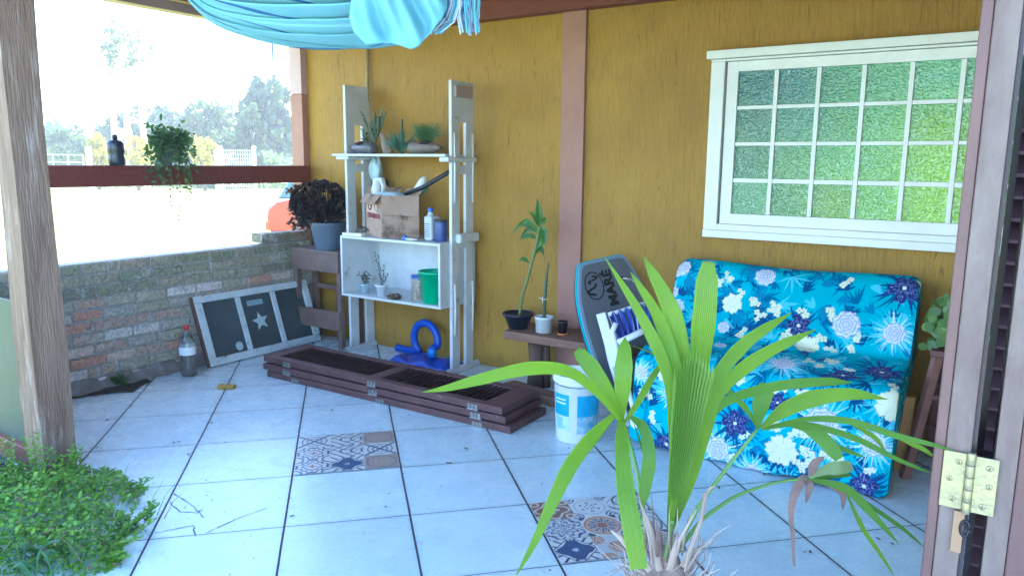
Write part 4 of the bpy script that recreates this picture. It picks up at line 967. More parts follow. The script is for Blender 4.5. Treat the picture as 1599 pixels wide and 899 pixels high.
g = MB(); a, b = AT(655,302,5.28), AT(668,292,5.28); g.tube([a, b], [.014,.012], 10)
tag(g.build('green_marker', mat('green_plastic', (.02,.35,.25), .3), smooth=True), 'short green tube lying on the box beneath the umbrella', 'tube')
lump('plastic_bag', (-3.96,4.14,ST+.47), (.05,.04,.10), mat('pale_blue_plastic', (.35,.52,.62), .4, (.55,.68,.72), 20, .5, 40), 'pale blue plastic bag hanging below the top shelf beside the left upright', 'bag', seed=5)
lump('dark_pouch', (-3.93,4.17,ST+.36), (.045,.03,.06), M_black, 'black pouch hanging under the pale blue bag', 'pouch', seed=9)
# jug
jp = Vector((-3.30,3.99,ST)); t = empty('oil_jug', jp, 'white plastic jug with blue cap beside the right upright on the box shelf', 'jug')
M_jug = mat('grey_white_jug', (.50,.55,.58), .35)
MB().box((jp.x-.035,jp.y-.05,ST+.001),(jp.x+.035,jp.y+.05,ST+.17)).build('jug_body', M_jug, t, bevel=.014)
MB().lathe(jp+Vector((-.005,-.01,.168)), [(.026,0),(.017,.022),(.016,.03)], 16).build('neck', M_jug, t, smooth=True)
MB().lathe(jp+Vector((-.005,-.01,.197)), [(.019,0),(.019,.026)], 16).build('cap', mat('blue_cap', (.02,.12,.5), .3), t)
g = MB()
for k in range(9): g.box((jp.x-.037,jp.y-.03,ST+.02+k*.014),(jp.x-.0352,jp.y+.03,ST+.024+k*.014))
for k in range(7): g.box((jp.x-.025,jp.y-.0525,ST+.03+k*.014),(jp.x+.02,jp.y-.0505,ST+.034+k*.014))
g.build('printed_lines', mat('navy_print', (.05,.06,.12), .5), t)
jp = Vector((-3.215,3.98,ST)); t = empty('dark_can', jp, 'dark blue can half hidden behind the right upright', 'can')
MB().lathe(jp, [(.04,0),(.042,.005),(.042,.13),(.04,.135)], 20).build('can_body', mat('navy_tin', (.03,.05,.16), .35, (.06,.10,.3), 30), t, smooth=True)
MB().lathe(jp+Vector((0,0,.136)), [(.043,0),(.043,.012),(.035,.013)], 20).build('lid', M_black, t)
g = MB(); q = Vector((-3.46,3.89,ST)); g.lathe(q, [(.016,.001),(.019,.012),(.012,.03),(.004,.033)], 14); tag(g.build('bottle_stopper', mat('bright_blue_plastic', (.02,.22,.6), .35), smooth=True), 'small bright blue plastic knob at the front edge of the box shelf', 'knob')
g = MB(); g.tube([(-3.44,3.875,ST+.010),(-3.38,3.87,ST+.010),(-3.34,3.885,ST+.010)], [.008,.009,.006], 8); tag(g.build('glue_tube', mat('cream_tube', (.6,.58,.5), .4), smooth=True), 'cream coloured small tube lying right of the blue knob', 'tube')
g = MB(); g.cbox(Vector((-3.94,3.875,ST+.012)), (.17,.05,.022), rz(.15)); tag(g.build('tile_offcut', M_whiteclean, bevel=.003), 'white flat offcut lying at the left front edge of the box shelf', 'offcut')
g = MB(); pts = []
for k in range(30): a = k*.42; pts.append(Vector((-3.90+.05*math.cos(a)-.001*k, 3.93+.02*math.sin(a), ST+.03+.035*math.sin(a*.5)+.0013*k)))
g.tube(pts, .003, 6); tag(g.build('black_cable', M_black, smooth=True), 'tangled black cable beside the cardboard box', 'cable')
# ---- lower compartment
def potlathe(c, rb, rt_, h, n=24):
    return MB().lathe(c, [(rb,0),(rt_*.97,h*.82),(rt_*1.06,h*.83),(rt_*1.06,h),(rt_*.93,h),(rt_*.90,h*.86)], n)
def smallpot(c, rb, rt_, h, mt, name, label, fol, fmt, grp=None, cat='potted plant'):
    t = empty(name, c, label, cat, grp); potlathe(c, rb, rt_, h).build('pot', mt, t, smooth=False, auto=35) if False else potlathe(c, rb, rt_, h).build('pot', mt, t, smooth=True)
    MB().lathe(c+Vector((0,0,h*.84)), [(rt_*.9,0),(rt_*.85,.004)], 16).build('soil', M_soil, t)
    g = MB(); fol(g, c+Vector((0,0,h*.86))); g.build('foliage', fmt, t); return t
M_potw = mat('white_plastic_pot', (.66,.70,.72), .4)
M_gs = leafmat('grey_sprig', (.07,.08,.06), (.16,.15,.12), .6, .2)
def sprig(g, c):
    stems(g, c, 7, .09, .05, .0022, 7)
def spindly(g, c):
    for dx, h in ((-.02,.22),(.02,.15),(.045,.09),(-.045,.24)):
        e = c+Vector((dx*1.4,0,h)); g.tube([c, c.lerp(e,.5)+Vector((.01,0,0)), e], [.003,.0025,.0015], 5)
        for k in range(16):
            q = c.lerp(e,.25+.75*k/15); a = k*2.4; g.leaf(q, Vector((math.cos(a),math.sin(a),.5)), Vector((0,0,1)), .026, .010)
smallpot(Vector((-3.90,3.935,SB)), .026, .034, .07, mat('pale_aqua_pot', (.42,.56,.60), .4), 'small_potted_succulent', 'small pale blue pot with tiny twiggy succulent in the box shelf', sprig, M_gs, 'small pots in the box shelf')
smallpot(Vector((-3.72,3.92,SB)), .030, .044, .085, M_potw, 'small_potted_succulent', 'small white pot with taller spindly plant and dark soil in the box shelf', spindly, M_gs, 'small pots in the box shelf')
t = Vector((-3.57,3.89,SB)); g = MB(); g.lathe(t, [(.03,0),(.05,.008),(.055,.022),(.052,.022),(.045,.01)], 20); g.lathe(t+Vector((.035,-.01,.0)), [(.012,.012),(.026,.02),(.02,.04),(.006,.044)], 10); g.lathe(t+Vector((-.02,0,.0)), [(.012,.012),(.024,.02),(.02,.034),(.006,.036)], 10)
tag(g.build('metal_dish', mat('tarnished_brass', (.18,.13,.08), .4, (.08,.06,.05), 30, .5, 60, metal=.6), smooth=True), 'small tarnished dish with bits in it between the white pot and the tin', 'dish')
tp = Vector((-3.41,3.97,SB)); t = empty('paint_tin', tp, 'brown speckled tin with blue lid left of the green bucket', 'tin')
MB().lathe(tp, [(.05,0),(.052,.004),(.052,.15),(.05,.154)], 24).build('tin_body', mat('speckled_label', (.13,.09,.07), .4, (.45,.40,.32), 60, detail=2), t, smooth=True)
MB().lathe(tp+Vector((0,0,.155)), [(.054,0),(.054,.014),(.045,.02),(.01,.02)], 24).build('lid', mat('blue_lid', (.04,.12,.4), .35), t)
g = MB(); g.leaf(tp+Vector((0,-.02,.177)), Vector((1,0,.25)), Vector((0,0,1)), .06, .02); g.build('loose_tab', M_black, t)
gp = Vector((-3.255,3.95,SB)); t = empty('green_bucket', gp, 'bright green plastic bucket at the right end of the box shelf', 'bucket')
MB().lathe(gp, [(.075,0),(.078,.004),(.097,.20),(.107,.203),(.107,.222),(.099,.222),(.096,.205),(.074,.008)], 36).build('bucket_body', mat('green_bucket_plastic', (.01,.36,.16), .35), t, smooth=True)
g = MB(); g.tube([gp+Vector((.108*math.cos(a),.108*math.sin(a),.208-.03*math.sin(a+PI))) for a in [PI+PI*k/14 for k in range(15)]], .003, 6); g.build('handle', mat('green_handle', (.01,.3,.13), .4), t)

# ------------------------------------------------------------------ blue hose and folded pad
M_hose = mat('blue_ribbed_hose', (.012,.075,.42), .35)
g = MB(); pts = []
c0 = Vector((-3.52,4.14,.17))
for k in range(60):
    s_ = k/59; a = -PI*.5-2*PI*s_*1.05
    pts.append(Vector((c0.x+.10*math.cos(a)+.09*s_, c0.y-.04*s_, c0.z+.115*math.sin(a)-.01)))
pts = [Vector((-3.80,4.16,.035)), Vector((-3.66,4.15,.035))]+pts[4:46]
pts += [Vector((-3.365,4.06,.11)), Vector((-3.36,4.05,.07))]
rad = [.026+(.0025 if i % 2 else 0) for i in range(len(pts))]
# ribbed: resample
q = []
for a, b in zip(pts, pts[1:]):
    n_ = max(2, int((b-a).length/.006)); q += [a.lerp(b,k/n_) for k in range(n_)]
g.tube(q, [.026+(.003 if i % 2 else 0) for i in range(len(q))], 12)
t = tag(g.build('pool_hose', M_hose, smooth=True), 'thick blue ribbed hose curling up in a loop under the white shelf', 'hose')
g = MB(); g.lathe(Vector((-3.36,4.05,.055)), [(.033,0),(.033,.05),(.029,.055)], 16); g.build('hose_cuff', mat('light_blue_cuff', (.03,.22,.6), .35), t, smooth=True)
g = MB()
def pad(u, v):
    x = -3.62+.50*u; y = 3.86+.25*v; ed = min(u,1-u,v,1-v); h = .05*min(1,(ed*14))**.5
    return (x+.02*math.sin(v*9), y+.01*math.sin(u*14), .004+h*(1+.25*math.sin(u*13+v*4)))
g.grid(pad, 40, 24); tag(g.build('folded_tarp', mat('deep_blue_vinyl', (.012,.05,.36), .35, (.02,.07,.42), 8), smooth=True), 'folded deep blue vinyl on the floor between the shelf feet', 'tarp')

# ------------------------------------------------------------------ louvred shutters
M_sh = mat('worn_maroon_wood', (.13,.055,.048), .6, (.075,.033,.033), 12, .6, 50, c3=(.30,.20,.17), spot=(.62,.72), sscale=22)
M_sl = mat('dark_slats', (.075,.035,.035), .6, (.045,.022,.024), 12)
def shutter(z, dx, dy, ang, label, louv=True, w_=.39, L_=1.95):
    c = Vector((-3.11+dx, 3.375+dy, z)); t = empty('louvred_shutter', c, label, 'shutter', 'louvred shutters stacked on the floor')
    r_ = rz(ang+.018); T = .040; h = L_/2; hw = w_/2; s_ = .055
    def b(name, x0, x1, y0, y1, z0=.0, z1=T, m_=M_sh, bev=.003, par=t):
        g = MB(); ps = [(x0,y0,z0),(x1,y0,z0),(x1,y1,z0),(x0,y1,z0),(x0,y0,z1),(x1,y0,z1),(x1,y1,z1),(x0,y1,z1)]
        g.hexa([c+r_ @ Vector(p) for p in ps]); return g.build(name, m_, par, bevel=bev)
    st_ = b('stile', -h, h, -hw, -hw+s_); b('stile', -h, h, hw-s_, hw)
    b('rail', -h, -h+.10, -hw+s_+.0005, hw-s_-.0005); b('rail', h-.14, h, -hw+s_+.0005, hw-s_-.0005); b('rail', -.045, .045, -hw+s_+.0005, hw-s_-.0005)
    for (xa, xb) in ((-h+.101,-.046),(.046,h-.141)):
        g = MB(); n = int((xb-xa)/.036)
        for k in range(n):
            x = xa+(k+.5)*(xb-xa)/n
            p0 = r_ @ Vector((x,-hw+s_,.006)); g.cbox(c+r_ @ Vector((x,0,.027)), (.034,w_-2*s_-.001,.006), r_ @ Matrix.Rotation(-.62,3,'Y'))
        g.build('louvres', M_sl, t)
    # hinges on the front edge
    for x in (-.74,.02,.78) if z > .01 else (-.70,.04,.76):
        g = MB(); y = -hw-.0025
        for k in range(3):
            ps = [(x-.035+k*.024,y,-.006),(x-.017+k*.024,y,-.006),(x-.017+k*.024,y,.026),(x-.035+k*.024,y,.026)]
            g.prism([c+r_ @ Vector(p) for p in ps], r_ @ Vector((0,.002,0)))
        g.tube([c+r_ @ Vector((x-.037,y-.001,-.003)), c+r_ @ Vector((x+.037,y-.001,-.003))], .0045, 8)
        g.build('hinge', M_steel, st_)
    return t
shutter(.001, .02, -.005, .0, 'bottom louvred shutter of the maroon stack on the floor')
shutter(.0465, -.02, .0, .006, 'middle louvred shutter of the maroon stack on the floor')
shutter(.0955, -.035, .008, -.008, 'topmost louvred shutter of the maroon stack, its slats showing')

# ------------------------------------------------------------------ bench
M_bn = mat('raw_brown_timber', (.24,.13,.08), .7, (.16,.08,.05), 6, .8, 30, stretch=(.6,4,4), c3=(.34,.24,.17), spot=(.6,.7), sscale=6)
t = empty('low_bench', (-2.2,3.98,0), 'low rustic plank bench on log legs against the ochre wall under the pilaster', 'bench')
MB().box((-2.60,3.84,.335),(-1.72,4.16,.388)).build('seat', M_bn, t, bevel=.006)
for x in (-2.46,-1.85):
    g = MB(); g.tube([(x,4.02,0),(x+.004,4.02,.17),(x-.003,4.015,.334)], [.062,.05,.055], 12); g.tube([(x+.06,4.05,0),(x+.05,4.05,.334)], [.03,.028], 8); g.build('leg', mat('dark_log', (.13,.07,.045), .8, (.07,.04,.028), 6, 1, 30, stretch=(4,4,.6)), t, smooth=True)
g = MB(); g.cbox(Vector((-2.34,3.80,.031)), (.44,.11,.06), rz(-.18)); tag(g.build('timber_offcut', M_bn, bevel=.005), 'rough timber offcut on the floor behind the stacked shutters', 'offcut')
# bowl pot with tall cane plant
BZ = .388
pb = Vector((-2.565,3.96,BZ)); t = empty('cane_plant', pb, 'tall leaning cane plant with green leaves in a dark bowl pot on the bench', 'potted plant')
MB().lathe(pb, [(.06,0),(.092,.085),(.104,.086),(.104,.100),(.094,.100),(.09,.08)], 28).build('pot', mat('dark_navy_pot', (.012,.016,.035), .4), t, smooth=True)
MB().lathe(pb+Vector((0,0,.075)), [(.088,0),(.085,.006)], 20).build('soil', M_soil, t)
ys = 3.97; stem = [WY(x,y,ys) for x, y in ((811,492),(815,465),(824,435),(832,405),(839,375),(843,352))]
g = MB(); q = []
for a, b in zip(stem, stem[1:]): q += [a.lerp(b,k/5) for k in range(5)]
g.tube(q+[stem[-1]], [.0095 if i % 4 else .0115 for i in range(len(q)+1)], 8); g.build('cane', mat('yellow_green_cane', (.20,.22,.07), .5, (.10,.16,.05), 30, stretch=(1,1,2)), t, smooth=True)
g = MB()
def wl(p0, pm, p1, w_=.03): g.blade([WY(*p0,ys), WY(*pm,ys-.02), WY(*p1,ys-.03)], w_, [(0,.3),(.35,1),(.7,.75),(1,.03)], fold=.3)
for args in (((842,352),(842,335),(839,309),.05),((840,365),(828,352),(806,352),.034),((841,360),(822,345),(798,366),.032),((842,358),(846,372),(836,392),.036),((843,355),(850,362),(851,383),.045),((841,356),(826,358),(812,372),.04),((838,372),(828,368),(810,374),.034),((843,350),(850,345),(852,338),.03),((836,395),(845,388),(849,399),.036),((826,410),(818,404),(810,407),.03),((842,354),(836,338),(826,330),.04),((843,356),(850,370),(846,388),.04)): wl(*args)
g.build('foliage', leafmat('cane_leaf', (.05,.15,.03), (.11,.25,.05), .35, .35), t)
pw_ = Vector((-2.37,3.96,BZ)); t = empty('stake_cactus', pw_, 'slim upright cactus stem tied in a white pot on the bench', 'potted plant')
MB().lathe(pw_, [(.052,0),(.056,.085),(.06,.086),(.06,.10),(.053,.10),(.05,.08)], 24).build('pot', M_potw, t, smooth=True)
MB().lathe(pw_+Vector((0,0,.078)), [(.05,0),(.047,.006)], 16).build('soil', M_soil, t)
g = MB(); g.tube([pw_+Vector((0,0,.08)), WY(851,455,3.96), WY(854,425,3.96), WY(857,409,3.96)], [.012,.012,.008,.004], 8)
for k in range(10): 
    q = pw_.lerp(WY(857,409,3.96),.3+.07*k); q.z = max(q.z, BZ+.1); g.leaf(q, Vector((R.choice([-1,1]),-.3,.9)), Vector((0,-1,0)), .018, .007)
g.build('stem', mat('dull_green_stem', (.07,.11,.05), .6, (.13,.15,.08), 40), t, smooth=True)
g = MB(); c = WY(850,467,3.955); g.tube([c+Vector((-.03,-.015,.01)), c+Vector((0,-.02,0)), c+Vector((.03,-.015,.006))], .002, 5); g.tube([c+Vector((.0,-.02,-.02)), c+Vector((0,-.02,.02))], .002, 5); g.build('white_tie', M_whiteclean, t)
pk = Vector((-2.235,3.96,BZ)); t = empty('small_pot', pk, 'tiny black pot on an orange saucer on the bench', 'pot')
MB().lathe(pk+Vector((0,0,.012)), [(.026,0),(.032,.065),(.034,.066),(.034,.075),(.030,.075),(.025,.05)], 20).build('pot_body', M_black, t, smooth=True)
MB().lathe(pk, [(.03,0),(.036,.012),(.034,.013),(.02,.008)], 20).build('saucer', mat('orange_clay', (.6,.17,.03), .5), t, smooth=True)

# ------------------------------------------------------------------ sofa under floral cloth
SX0, SX1 = -1.535, -.315
PROF = [(3.475,.006),(3.440,.02),(3.448,.09),(3.472,.25),(3.485,.40),(3.50,.445),(3.535,.480),(3.62,.500),(3.78,.520),(3.87,.528),(3.905,.545),(3.925,.59),(3.965,.70),(4.01,.81),(4.04,.865),(4.08,.893),(4.13,.90),(4.175,.885),(4.19,.84),(4.19,.5)]
def resample(P, step):
    P = np.array(P, float)
    # smooth with Catmull-Rom
    Q = []
    E = np.vstack([2*P[0]-P[1], P, 2*P[-1]-P[-2]])
    for i in range(1, len(E)-2):
        for t in np.linspace(0,1,12,endpoint=False):
            a,b,c,d = E[i-1:i+3]; Q.append(.5*(2*b+(c-a)*t+(2*a-5*b+4*c-d)*t*t+(3*b-a-3*c+d)*t**3))
    Q.append(P[-1]); Q = np.array(Q); s_ = np.r_[0, np.cumsum(np.linalg.norm(np.diff(Q,axis=0),axis=1))]
    n = int(s_[-1]/step)+1; k = np.linspace(0,s_[-1],n)
    return np.stack([np.interp(k,s_,Q[:,0]), np.interp(k,s_,Q[:,1])],-1), k
STEP = .0034
pr, tl = resample(PROF, STEP)
nx = int((SX1-SX0)/STEP)+1; capn = 70
su = np.linspace(0, SX1-SX0, nx)
capd = np.linspace(0,1,capn)
S_ = np.concatenate([-(capd[::-1][:-1])*.38, su, su[-1]+capd[1:]*.38])       # fabric coordinate across
Xw = np.concatenate([np.full(capn-1, SX0), SX0+su, np.full(capn-1, SX1)])
K_ = np.concatenate([capd[::-1][:-1], np.zeros(nx), capd[1:]])                # shrink to the centre on the end faces
Cc = np.array([3.86,.36])
PY = pr[None,:,0]*(1-K_[:,None])+Cc[0]*K_[:,None]; PZ = pr[None,:,1]*(1-K_[:,None])+Cc[1]*K_[:,None]
XX = np.repeat(Xw[:,None], len(pr), 1).copy(); SS = np.repeat(S_[:,None], len(pr), 1); TT = np.repeat(tl[None,:], len(S_), 0)
# rounded ends
ed = np.minimum(SS, (SX1-SX0)-SS); rnd = np.clip(1-ed/.045, 0, 1)**2
PY += rnd*(Cc[0]-PY)*.035*(K_[:,None] == 0); PZ += rnd*(Cc[1]-PZ)*.05*(K_[:,None] == 0)
PY += np.where(K_[:,None] > 0, (Cc[0]-PY)*.035*(1-K_[:,None]), 0); PZ += np.where(K_[:,None] > 0, (Cc[1]-PZ)*.05*(1-K_[:,None]), 0)
# wrinkles and sag
x_, t_ = SS, TT
wr = .010*np.sin(9*x_+3*np.sin(5*t_))*np.sin(7*t_+2*x_)+.0045*np.sin(17*x_+11*t_+2*np.sin(6*x_))*np.sin(13*t_-5*x_)+.012*np.abs(np.sin(11*x_+8*t_))*np.exp(-((t_-.88)/.06)**2)+.004*np.sin(31*x_+6*np.sin(9*t_))*np.exp(-((t_-.50)/.10)**2)+.004*np.sin(26*x_+40*t_)*np.exp(-((t_-.95)/.09)**2)+.0025*np.sin(60*x_+9*np.sin(14*t_))*np.exp(-((t_-.02)/.08)**2)
wr += -.016*np.exp(-((x_-.085)/.008)**2)*(t_ < .52)
front = np.clip((4.1-PY)/.3,0,1)*(K_[:,None] == 0)
PY -= wr*front; PZ += wr*.6*front+.008*np.sin(6.0*x_+1)*np.exp(-((t_-1.33)/.15)**2)*(K_[:,None]==0)
PZ += np.where(TT < .1, .006*np.sin(17*x_)+.005*np.sin(41*x_), 0)*(TT < .1)*(1-TT/.1); PZ = np.maximum(PZ, .004)
PP = np.stack([XX, PY, PZ], -1)
# --- floral print, painted on the cloth's own coordinates
CF_ = np.zeros(SS.shape+(3,)); CF_[:] = (.0,.38,.48)
rs = np.random.RandomState(11)
DT, LT, NV, WB, CRF, GB = (.0,.10,.20), (.22,.62,.72), (.012,.025,.14), (.62,.66,.72), (.72,.74,.55), (.24,.28,.42)
def region(x, y, r):
    i = np.where(np.abs(S_-x) < r)[0]; j = np.where(np.abs(tl-y) < r)[0]
    if len(i) == 0 or len(j) == 0: return None
    return slice(i[0], i[-1]+1), slice(j[0], j[-1]+1)
def p_leaf(x, y, a, L_, w_, c, curve=0.0, vein=None):
    rg = region(x+math.cos(a)*L_/2, y+math.sin(a)*L_/2, L_*.62+w_)
    if rg is None: return
    X, Y = SS[rg]-x, TT[rg]-y; u = (X*math.cos(a)+Y*math.sin(a))/L_; v = -X*math.sin(a)+Y*math.cos(a)-curve*L_*u*u
    h = w_/2*np.sin(np.clip(u,0,1)**.7*PI)
    m = (u > 0) & (u < 1) & (np.abs(v) < h); CF_[rg][m] = c
    if vein is not None: CF_[rg][m & (np.abs(v) < w_*.07)] = vein
def p_flower(x, y, r, c, c2, n=5, ph=0.0, depth=.22, ray_=None, core=None):
    rg = region(x, y, r*1.25)
    if rg is None: return
    X, Y = SS[rg]-x, TT[rg]-y; d = np.hypot(X,Y)/r; a = np.arctan2(Y,X)+ph
    edge = 1-depth*np.abs(np.cos(n*a/2+PI/2))**3+.05*np.sin(11*a+3*ph)+.04*np.sin(19*a)
    m = d < edge; CF_[rg][m] = c
    pet = np.abs(np.sin(n*a/2+PI/2)); CF_[rg][m & (np.abs(np.cos(n*a/2+.0)) < .09) & (d > .25)] = c2
    if ray_ is not None: CF_[rg][m & (np.abs(np.sin(n*3*a+d*2)) < .22) & (d > .12) & (d < .62+.2*np.cos(n*a))] = ray_
    CF_[rg][(d < edge) & (d > edge-.07) & (np.sin(7*a+ph) > -.2)] = c2
    if core is not None: CF_[rg][d < .13] = core
def p_peony(x, y, r, ph):
    rg = region(x, y, r*1.3)
    if rg is None: return
    X, Y = SS[rg]-x, TT[rg]-y; d = np.hypot(X,Y)/r; a = np.arctan2(Y,X)+ph
    edge = 1-.13*np.abs(np.cos(4*a))+.05*np.sin(13*a)
    m = d < edge; CF_[rg][m] = (.50,.54,.66)
    for k, (q, n) in enumerate(((1,9),(.74,7),(.5,6),(.28,4))):
        e = q*(1-.14*np.abs(np.cos(n*a/2+k*1.3))); ml = d < e; CF_[rg][ml] = (.66-.03*k,.70-.04*k,.76-.03*k)
        CF_[rg][ml & (d > e-.055)] = (.20,.24,.42)
    CF_[rg][m & (np.abs(np.sin(22*a+6*d)) < .2) & (d > .3)] = (.38,.43,.58)
def p_spray(x, y, L_, n, c, a0, spread, w_=.012):
    for k in range(n):
        a = a0+spread*(k/(n-1)-.5)+rs.uniform(-.06,.06); p_leaf(x, y, a, L_*rs.uniform(.75,1.1), w_*rs.uniform(.8,1.3), c, rs.uniform(-.25,.25))
# where each motif lies: nearest cloth point to the place seen in the photograph
flat_idx = None
PPf = PP[:, :int(len(tl)*.9)]; v_ = PPf-np.array([0,0,CH]); zc = v_@np.array(cf_); PXg = 799.5+CF*(v_@np.array(cr_))/zc; PYg = 449.5-CF*(v_@np.array(cu_))/zc
okm = (K_ == 0)
def loc_(cx, cy):
    px, py = 980+cx/2.14, 380+cy/2.14; d = (PXg-px)**2+(PYg-py)**2; d[~okm] = 1e9
    i, j = np.unravel_index(np.argmin(d), d.shape); return S_[i], tl[j]
for i in range(900):
    x, y = rs.uniform(-.35,1.6), rs.uniform(0,1.75); a = rs.uniform(0,2*PI)
    p_spray(x, y, rs.uniform(.06,.12), 6, [(.0,.12,.26),(.01,.20,.36),(.10,.52,.64),(.0,.06,.18),(.02,.42,.56)][i%5], a, rs.choice([.9,1.6,2.6]), .012)
WBL = [(460,110,50),(625,140,58),(165,210,40),(730,270,62),(320,280,30),(310,340,30),(890,300,48),(520,400,52),(650,600,66),(300,685,54),(150,500,42),(820,670,50),(45,430,34),(420,755,36)]
CRL = [(350,200,42),(600,345,44),(885,540,54),(515,690,56),(20,600,20),(120,440,26)]
NVL = [(215,130,42),(340,100,36),(815,180,50),(925,150,62),(570,275,48),(720,440,50),(850,430,60),(360,600,54),(130,670,50),(70,330,28),(790,810,48),(640,830,46),(500,530,38)]
SML = [(400,140),(420,200),(490,210),(735,130),(590,225),(680,235),(640,310),(680,350),(750,360),(370,465),(580,510),(560,630),(600,690),(620,720),(580,740),(680,390),(540,310),(800,760),(900,480),(80,580),(440,240),(385,165),(650,410),(500,620),(250,470),(60,500)]
u_ = .00125
for k, (cx, cy, r_) in enumerate(WBL):
    x, y = loc_(cx, cy)
    if k in (1,7,8,10,11,9,13,6,12):
        p_spray(x, y, r_*u_*2.3, 20, (.05,.48,.60), rs.uniform(0,6), 5.6, .015); p_spray(x, y, r_*u_*2.1, 24, LT, rs.uniform(0,6), 6.0, .0085)
        p_spray(x, y, r_*u_*1.9, 12, (.66,.76,.80), rs.uniform(0,6), 6.0, .006)
for cx, cy, r_ in NVL:
    x, y = loc_(cx, cy); p_spray(x, y, r_*u_*2.0, 11, DT, rs.uniform(0,6), 5.8, .017); p_spray(x, y, r_*u_*2.0, 6, (.01,.04,.20), rs.uniform(0,6), 5.8, .014)
extraN = [(rs.uniform(-.36,-.03), rs.uniform(0,1.4)) for _ in range(5)]+[(rs.uniform(1.26,1.58), rs.uniform(0,1.4)) for _ in range(6)]
SM2 = [loc_(cx, cy) for cx, cy in SML]+[(rs.uniform(-.3,1.5), rs.uniform(.02,1.4)) for _ in range(26)]
for x, y in SM2:
    for k in range(4):
        a = rs.uniform(0,6.3); xx, yy = x+math.cos(a)*.024*(k > 0), y+math.sin(a)*.024*(k > 0); p_flower(xx, yy, rs.uniform(.013,.020), CRF, (.25,.33,.22), 4, rs.uniform(0,6), .3, None, (.03,.10,.16))
for cx, cy, r_ in CRL:
    x, y = loc_(cx, cy); p_flower(x, y, r_*u_*1.05, (.74,.76,.56), (.52,.56,.40), 6, rs.uniform(0,6), .12)
for cx, cy, r_ in NVL:
    x, y = loc_(cx, cy); p_flower(x, y, r_*u_, NV, (.10,.14,.34), 5, rs.uniform(0,6), .34, (.30,.36,.60), (.7,.72,.6))
for x, y in extraN: p_flower(x, y, .055, NV, (.10,.14,.34), 5, rs.uniform(0,6), .34, (.30,.36,.60), (.7,.72,.6)); p_peony(x+.1, y+.14, .05, rs.uniform(0,6))
for k, (cx, cy, r_) in enumerate(WBL):
    x, y = loc_(cx, cy); p_peony(x, y, r_*u_*.92, rs.uniform(0,6))
sofa = empty('covered_sofa', (-.925,3.8,0), 'two tier low sofa fully covered by a turquoise cloth printed with navy and white flowers', 'sofa')
arr_mesh('floral_cloth', PP, CF_, colmat('floral_cotton', .75, .25, 900, .2), sofa)
for x in (-1.45,-.42):
    for y in (3.60,4.08): MB().box((x,y,.0),(x+.05,y+.05,.06)).build('leg', M_brownwood, sofa)

# ------------------------------------------------------------------ bodyboard
Bc, Tc = Vector((-1.65,3.90,.035)), Vector((-1.985,3.955,.885))
bw_ = Vector((.50,.86,0)).normalized(); bl = (Tc-Bc).normalized(); bw_ = (bw_-bl*bw_.dot(bl)).normalized(); bn_ = bw_.cross(bl)*1.0
if bn_.y > 0: bn_ = -bn_
LB = (Tc-Bc).length
def bpt(s_, w_, n=0): return Bc+bl*s_*LB+bw_*w_+bn_*n
out = [(0,.17),(.03,.20),(.2,.225),(.45,.248),(.62,.25),(.78,.235),(.9,.20),(.97,.172),(.992,.155),(1.0,.12)]
L_ = [(s_,-w_) for s_,w_ in out]; R_ = [(s_,w_) for s_,w_ in reversed(out)]
def dense(o):
    q, _ = resample(o, .02); return [tuple(p) for p in q]
ol = dense(L_)+dense(R_)
bb_ = empty('bodyboard', (Bc.x,Bc.y,0), 'grey bodyboard with black wave logo leaning on the pink pilaster behind the bucket', 'bodyboard')
def inset(ol, k): return [(s_+(0.5-s_)*k, w_*(1-k*2)) for s_, w_ in ol]
def slab(ol, n0, n1, m, name, bev=.0, par=bb_):
    g = MB(); g.prism([bpt(s_,w_,n0) for s_,w_ in ol], bn_*(n1-n0)); return g.build(name, m, par, bevel=bev)
slab(ol, -.030, -.012, mat('dark_slick', (.02,.03,.04), .4), 'slick_bottom', .004)
slab(inset(ol,-.006), -.0115, .002, mat('turquoise_rail', (.0,.36,.40), .45), 'turquoise_rail', .003)
slab(inset(ol,.006), .0025, .012, mat('pale_blue_rail', (.22,.32,.42), .5), 'pale_rail', .003)
slab(inset(ol,.045), .0122, .0165, mat('charcoal_foam', (.12,.125,.145), .7, (.145,.15,.17), 60), 'deck', .002)
M_logo = mat('logo_black', (.006,.006,.008), .5)
# emblem: ring with a double wave
def ring_pts(a, b, cs, cw): return [(cs+b*math.sin(2*PI*k/40), cw+a*math.cos(2*PI*k/40)) for k in range(40)]
def stroke(pts, th, name, closed=False):
    g = MB(); n = len(pts); P_ = [Vector((p[1], p[0]*LB)) for p in pts]; Q = []
    for i in range(n):
        a = P_[(i-1) % n] if closed or i else P_[i]; b = P_[(i+1) % n] if closed or i < n-1 else P_[i]; d = (b-a).normalized(); nn = Vector((-d.y,d.x))*th/2; Q.append((P_[i]+nn, P_[i]-nn))
    def w3(v): return Bc+bl*v.y+bw_*v.x+bn_*.0172
    for i in range(n if closed else n-1):
        j = (i+1) % n; g.face([w3(Q[i][0]), w3(Q[j][0]), w3(Q[j][1]), w3(Q[i][1])])
    return g.build(name, M_logo, bb_)
ecs, ecw = .835, -.105
stroke(ring_pts(.062, .088, ecs, ecw), .0075, 'logo_ring', True)
stroke([(ecs+.062-.004*k+(.016 if k > 5 else 0)*0, ecw+.035*math.sin(k*.52)) for k in range(12)], .011, 'logo_wave')
stroke([(ecs+.012-.006*k, ecw-.02+.035*math.sin(k*.50+.8)) for k in range(13)], .013, 'logo_wave')
text_part('logo_word', 'MARÉ', M_logo, bb_, Bc+bl*.80*LB+bw_*.002+bn_*.0172, bl, -bw_, .085, .0003, .004)
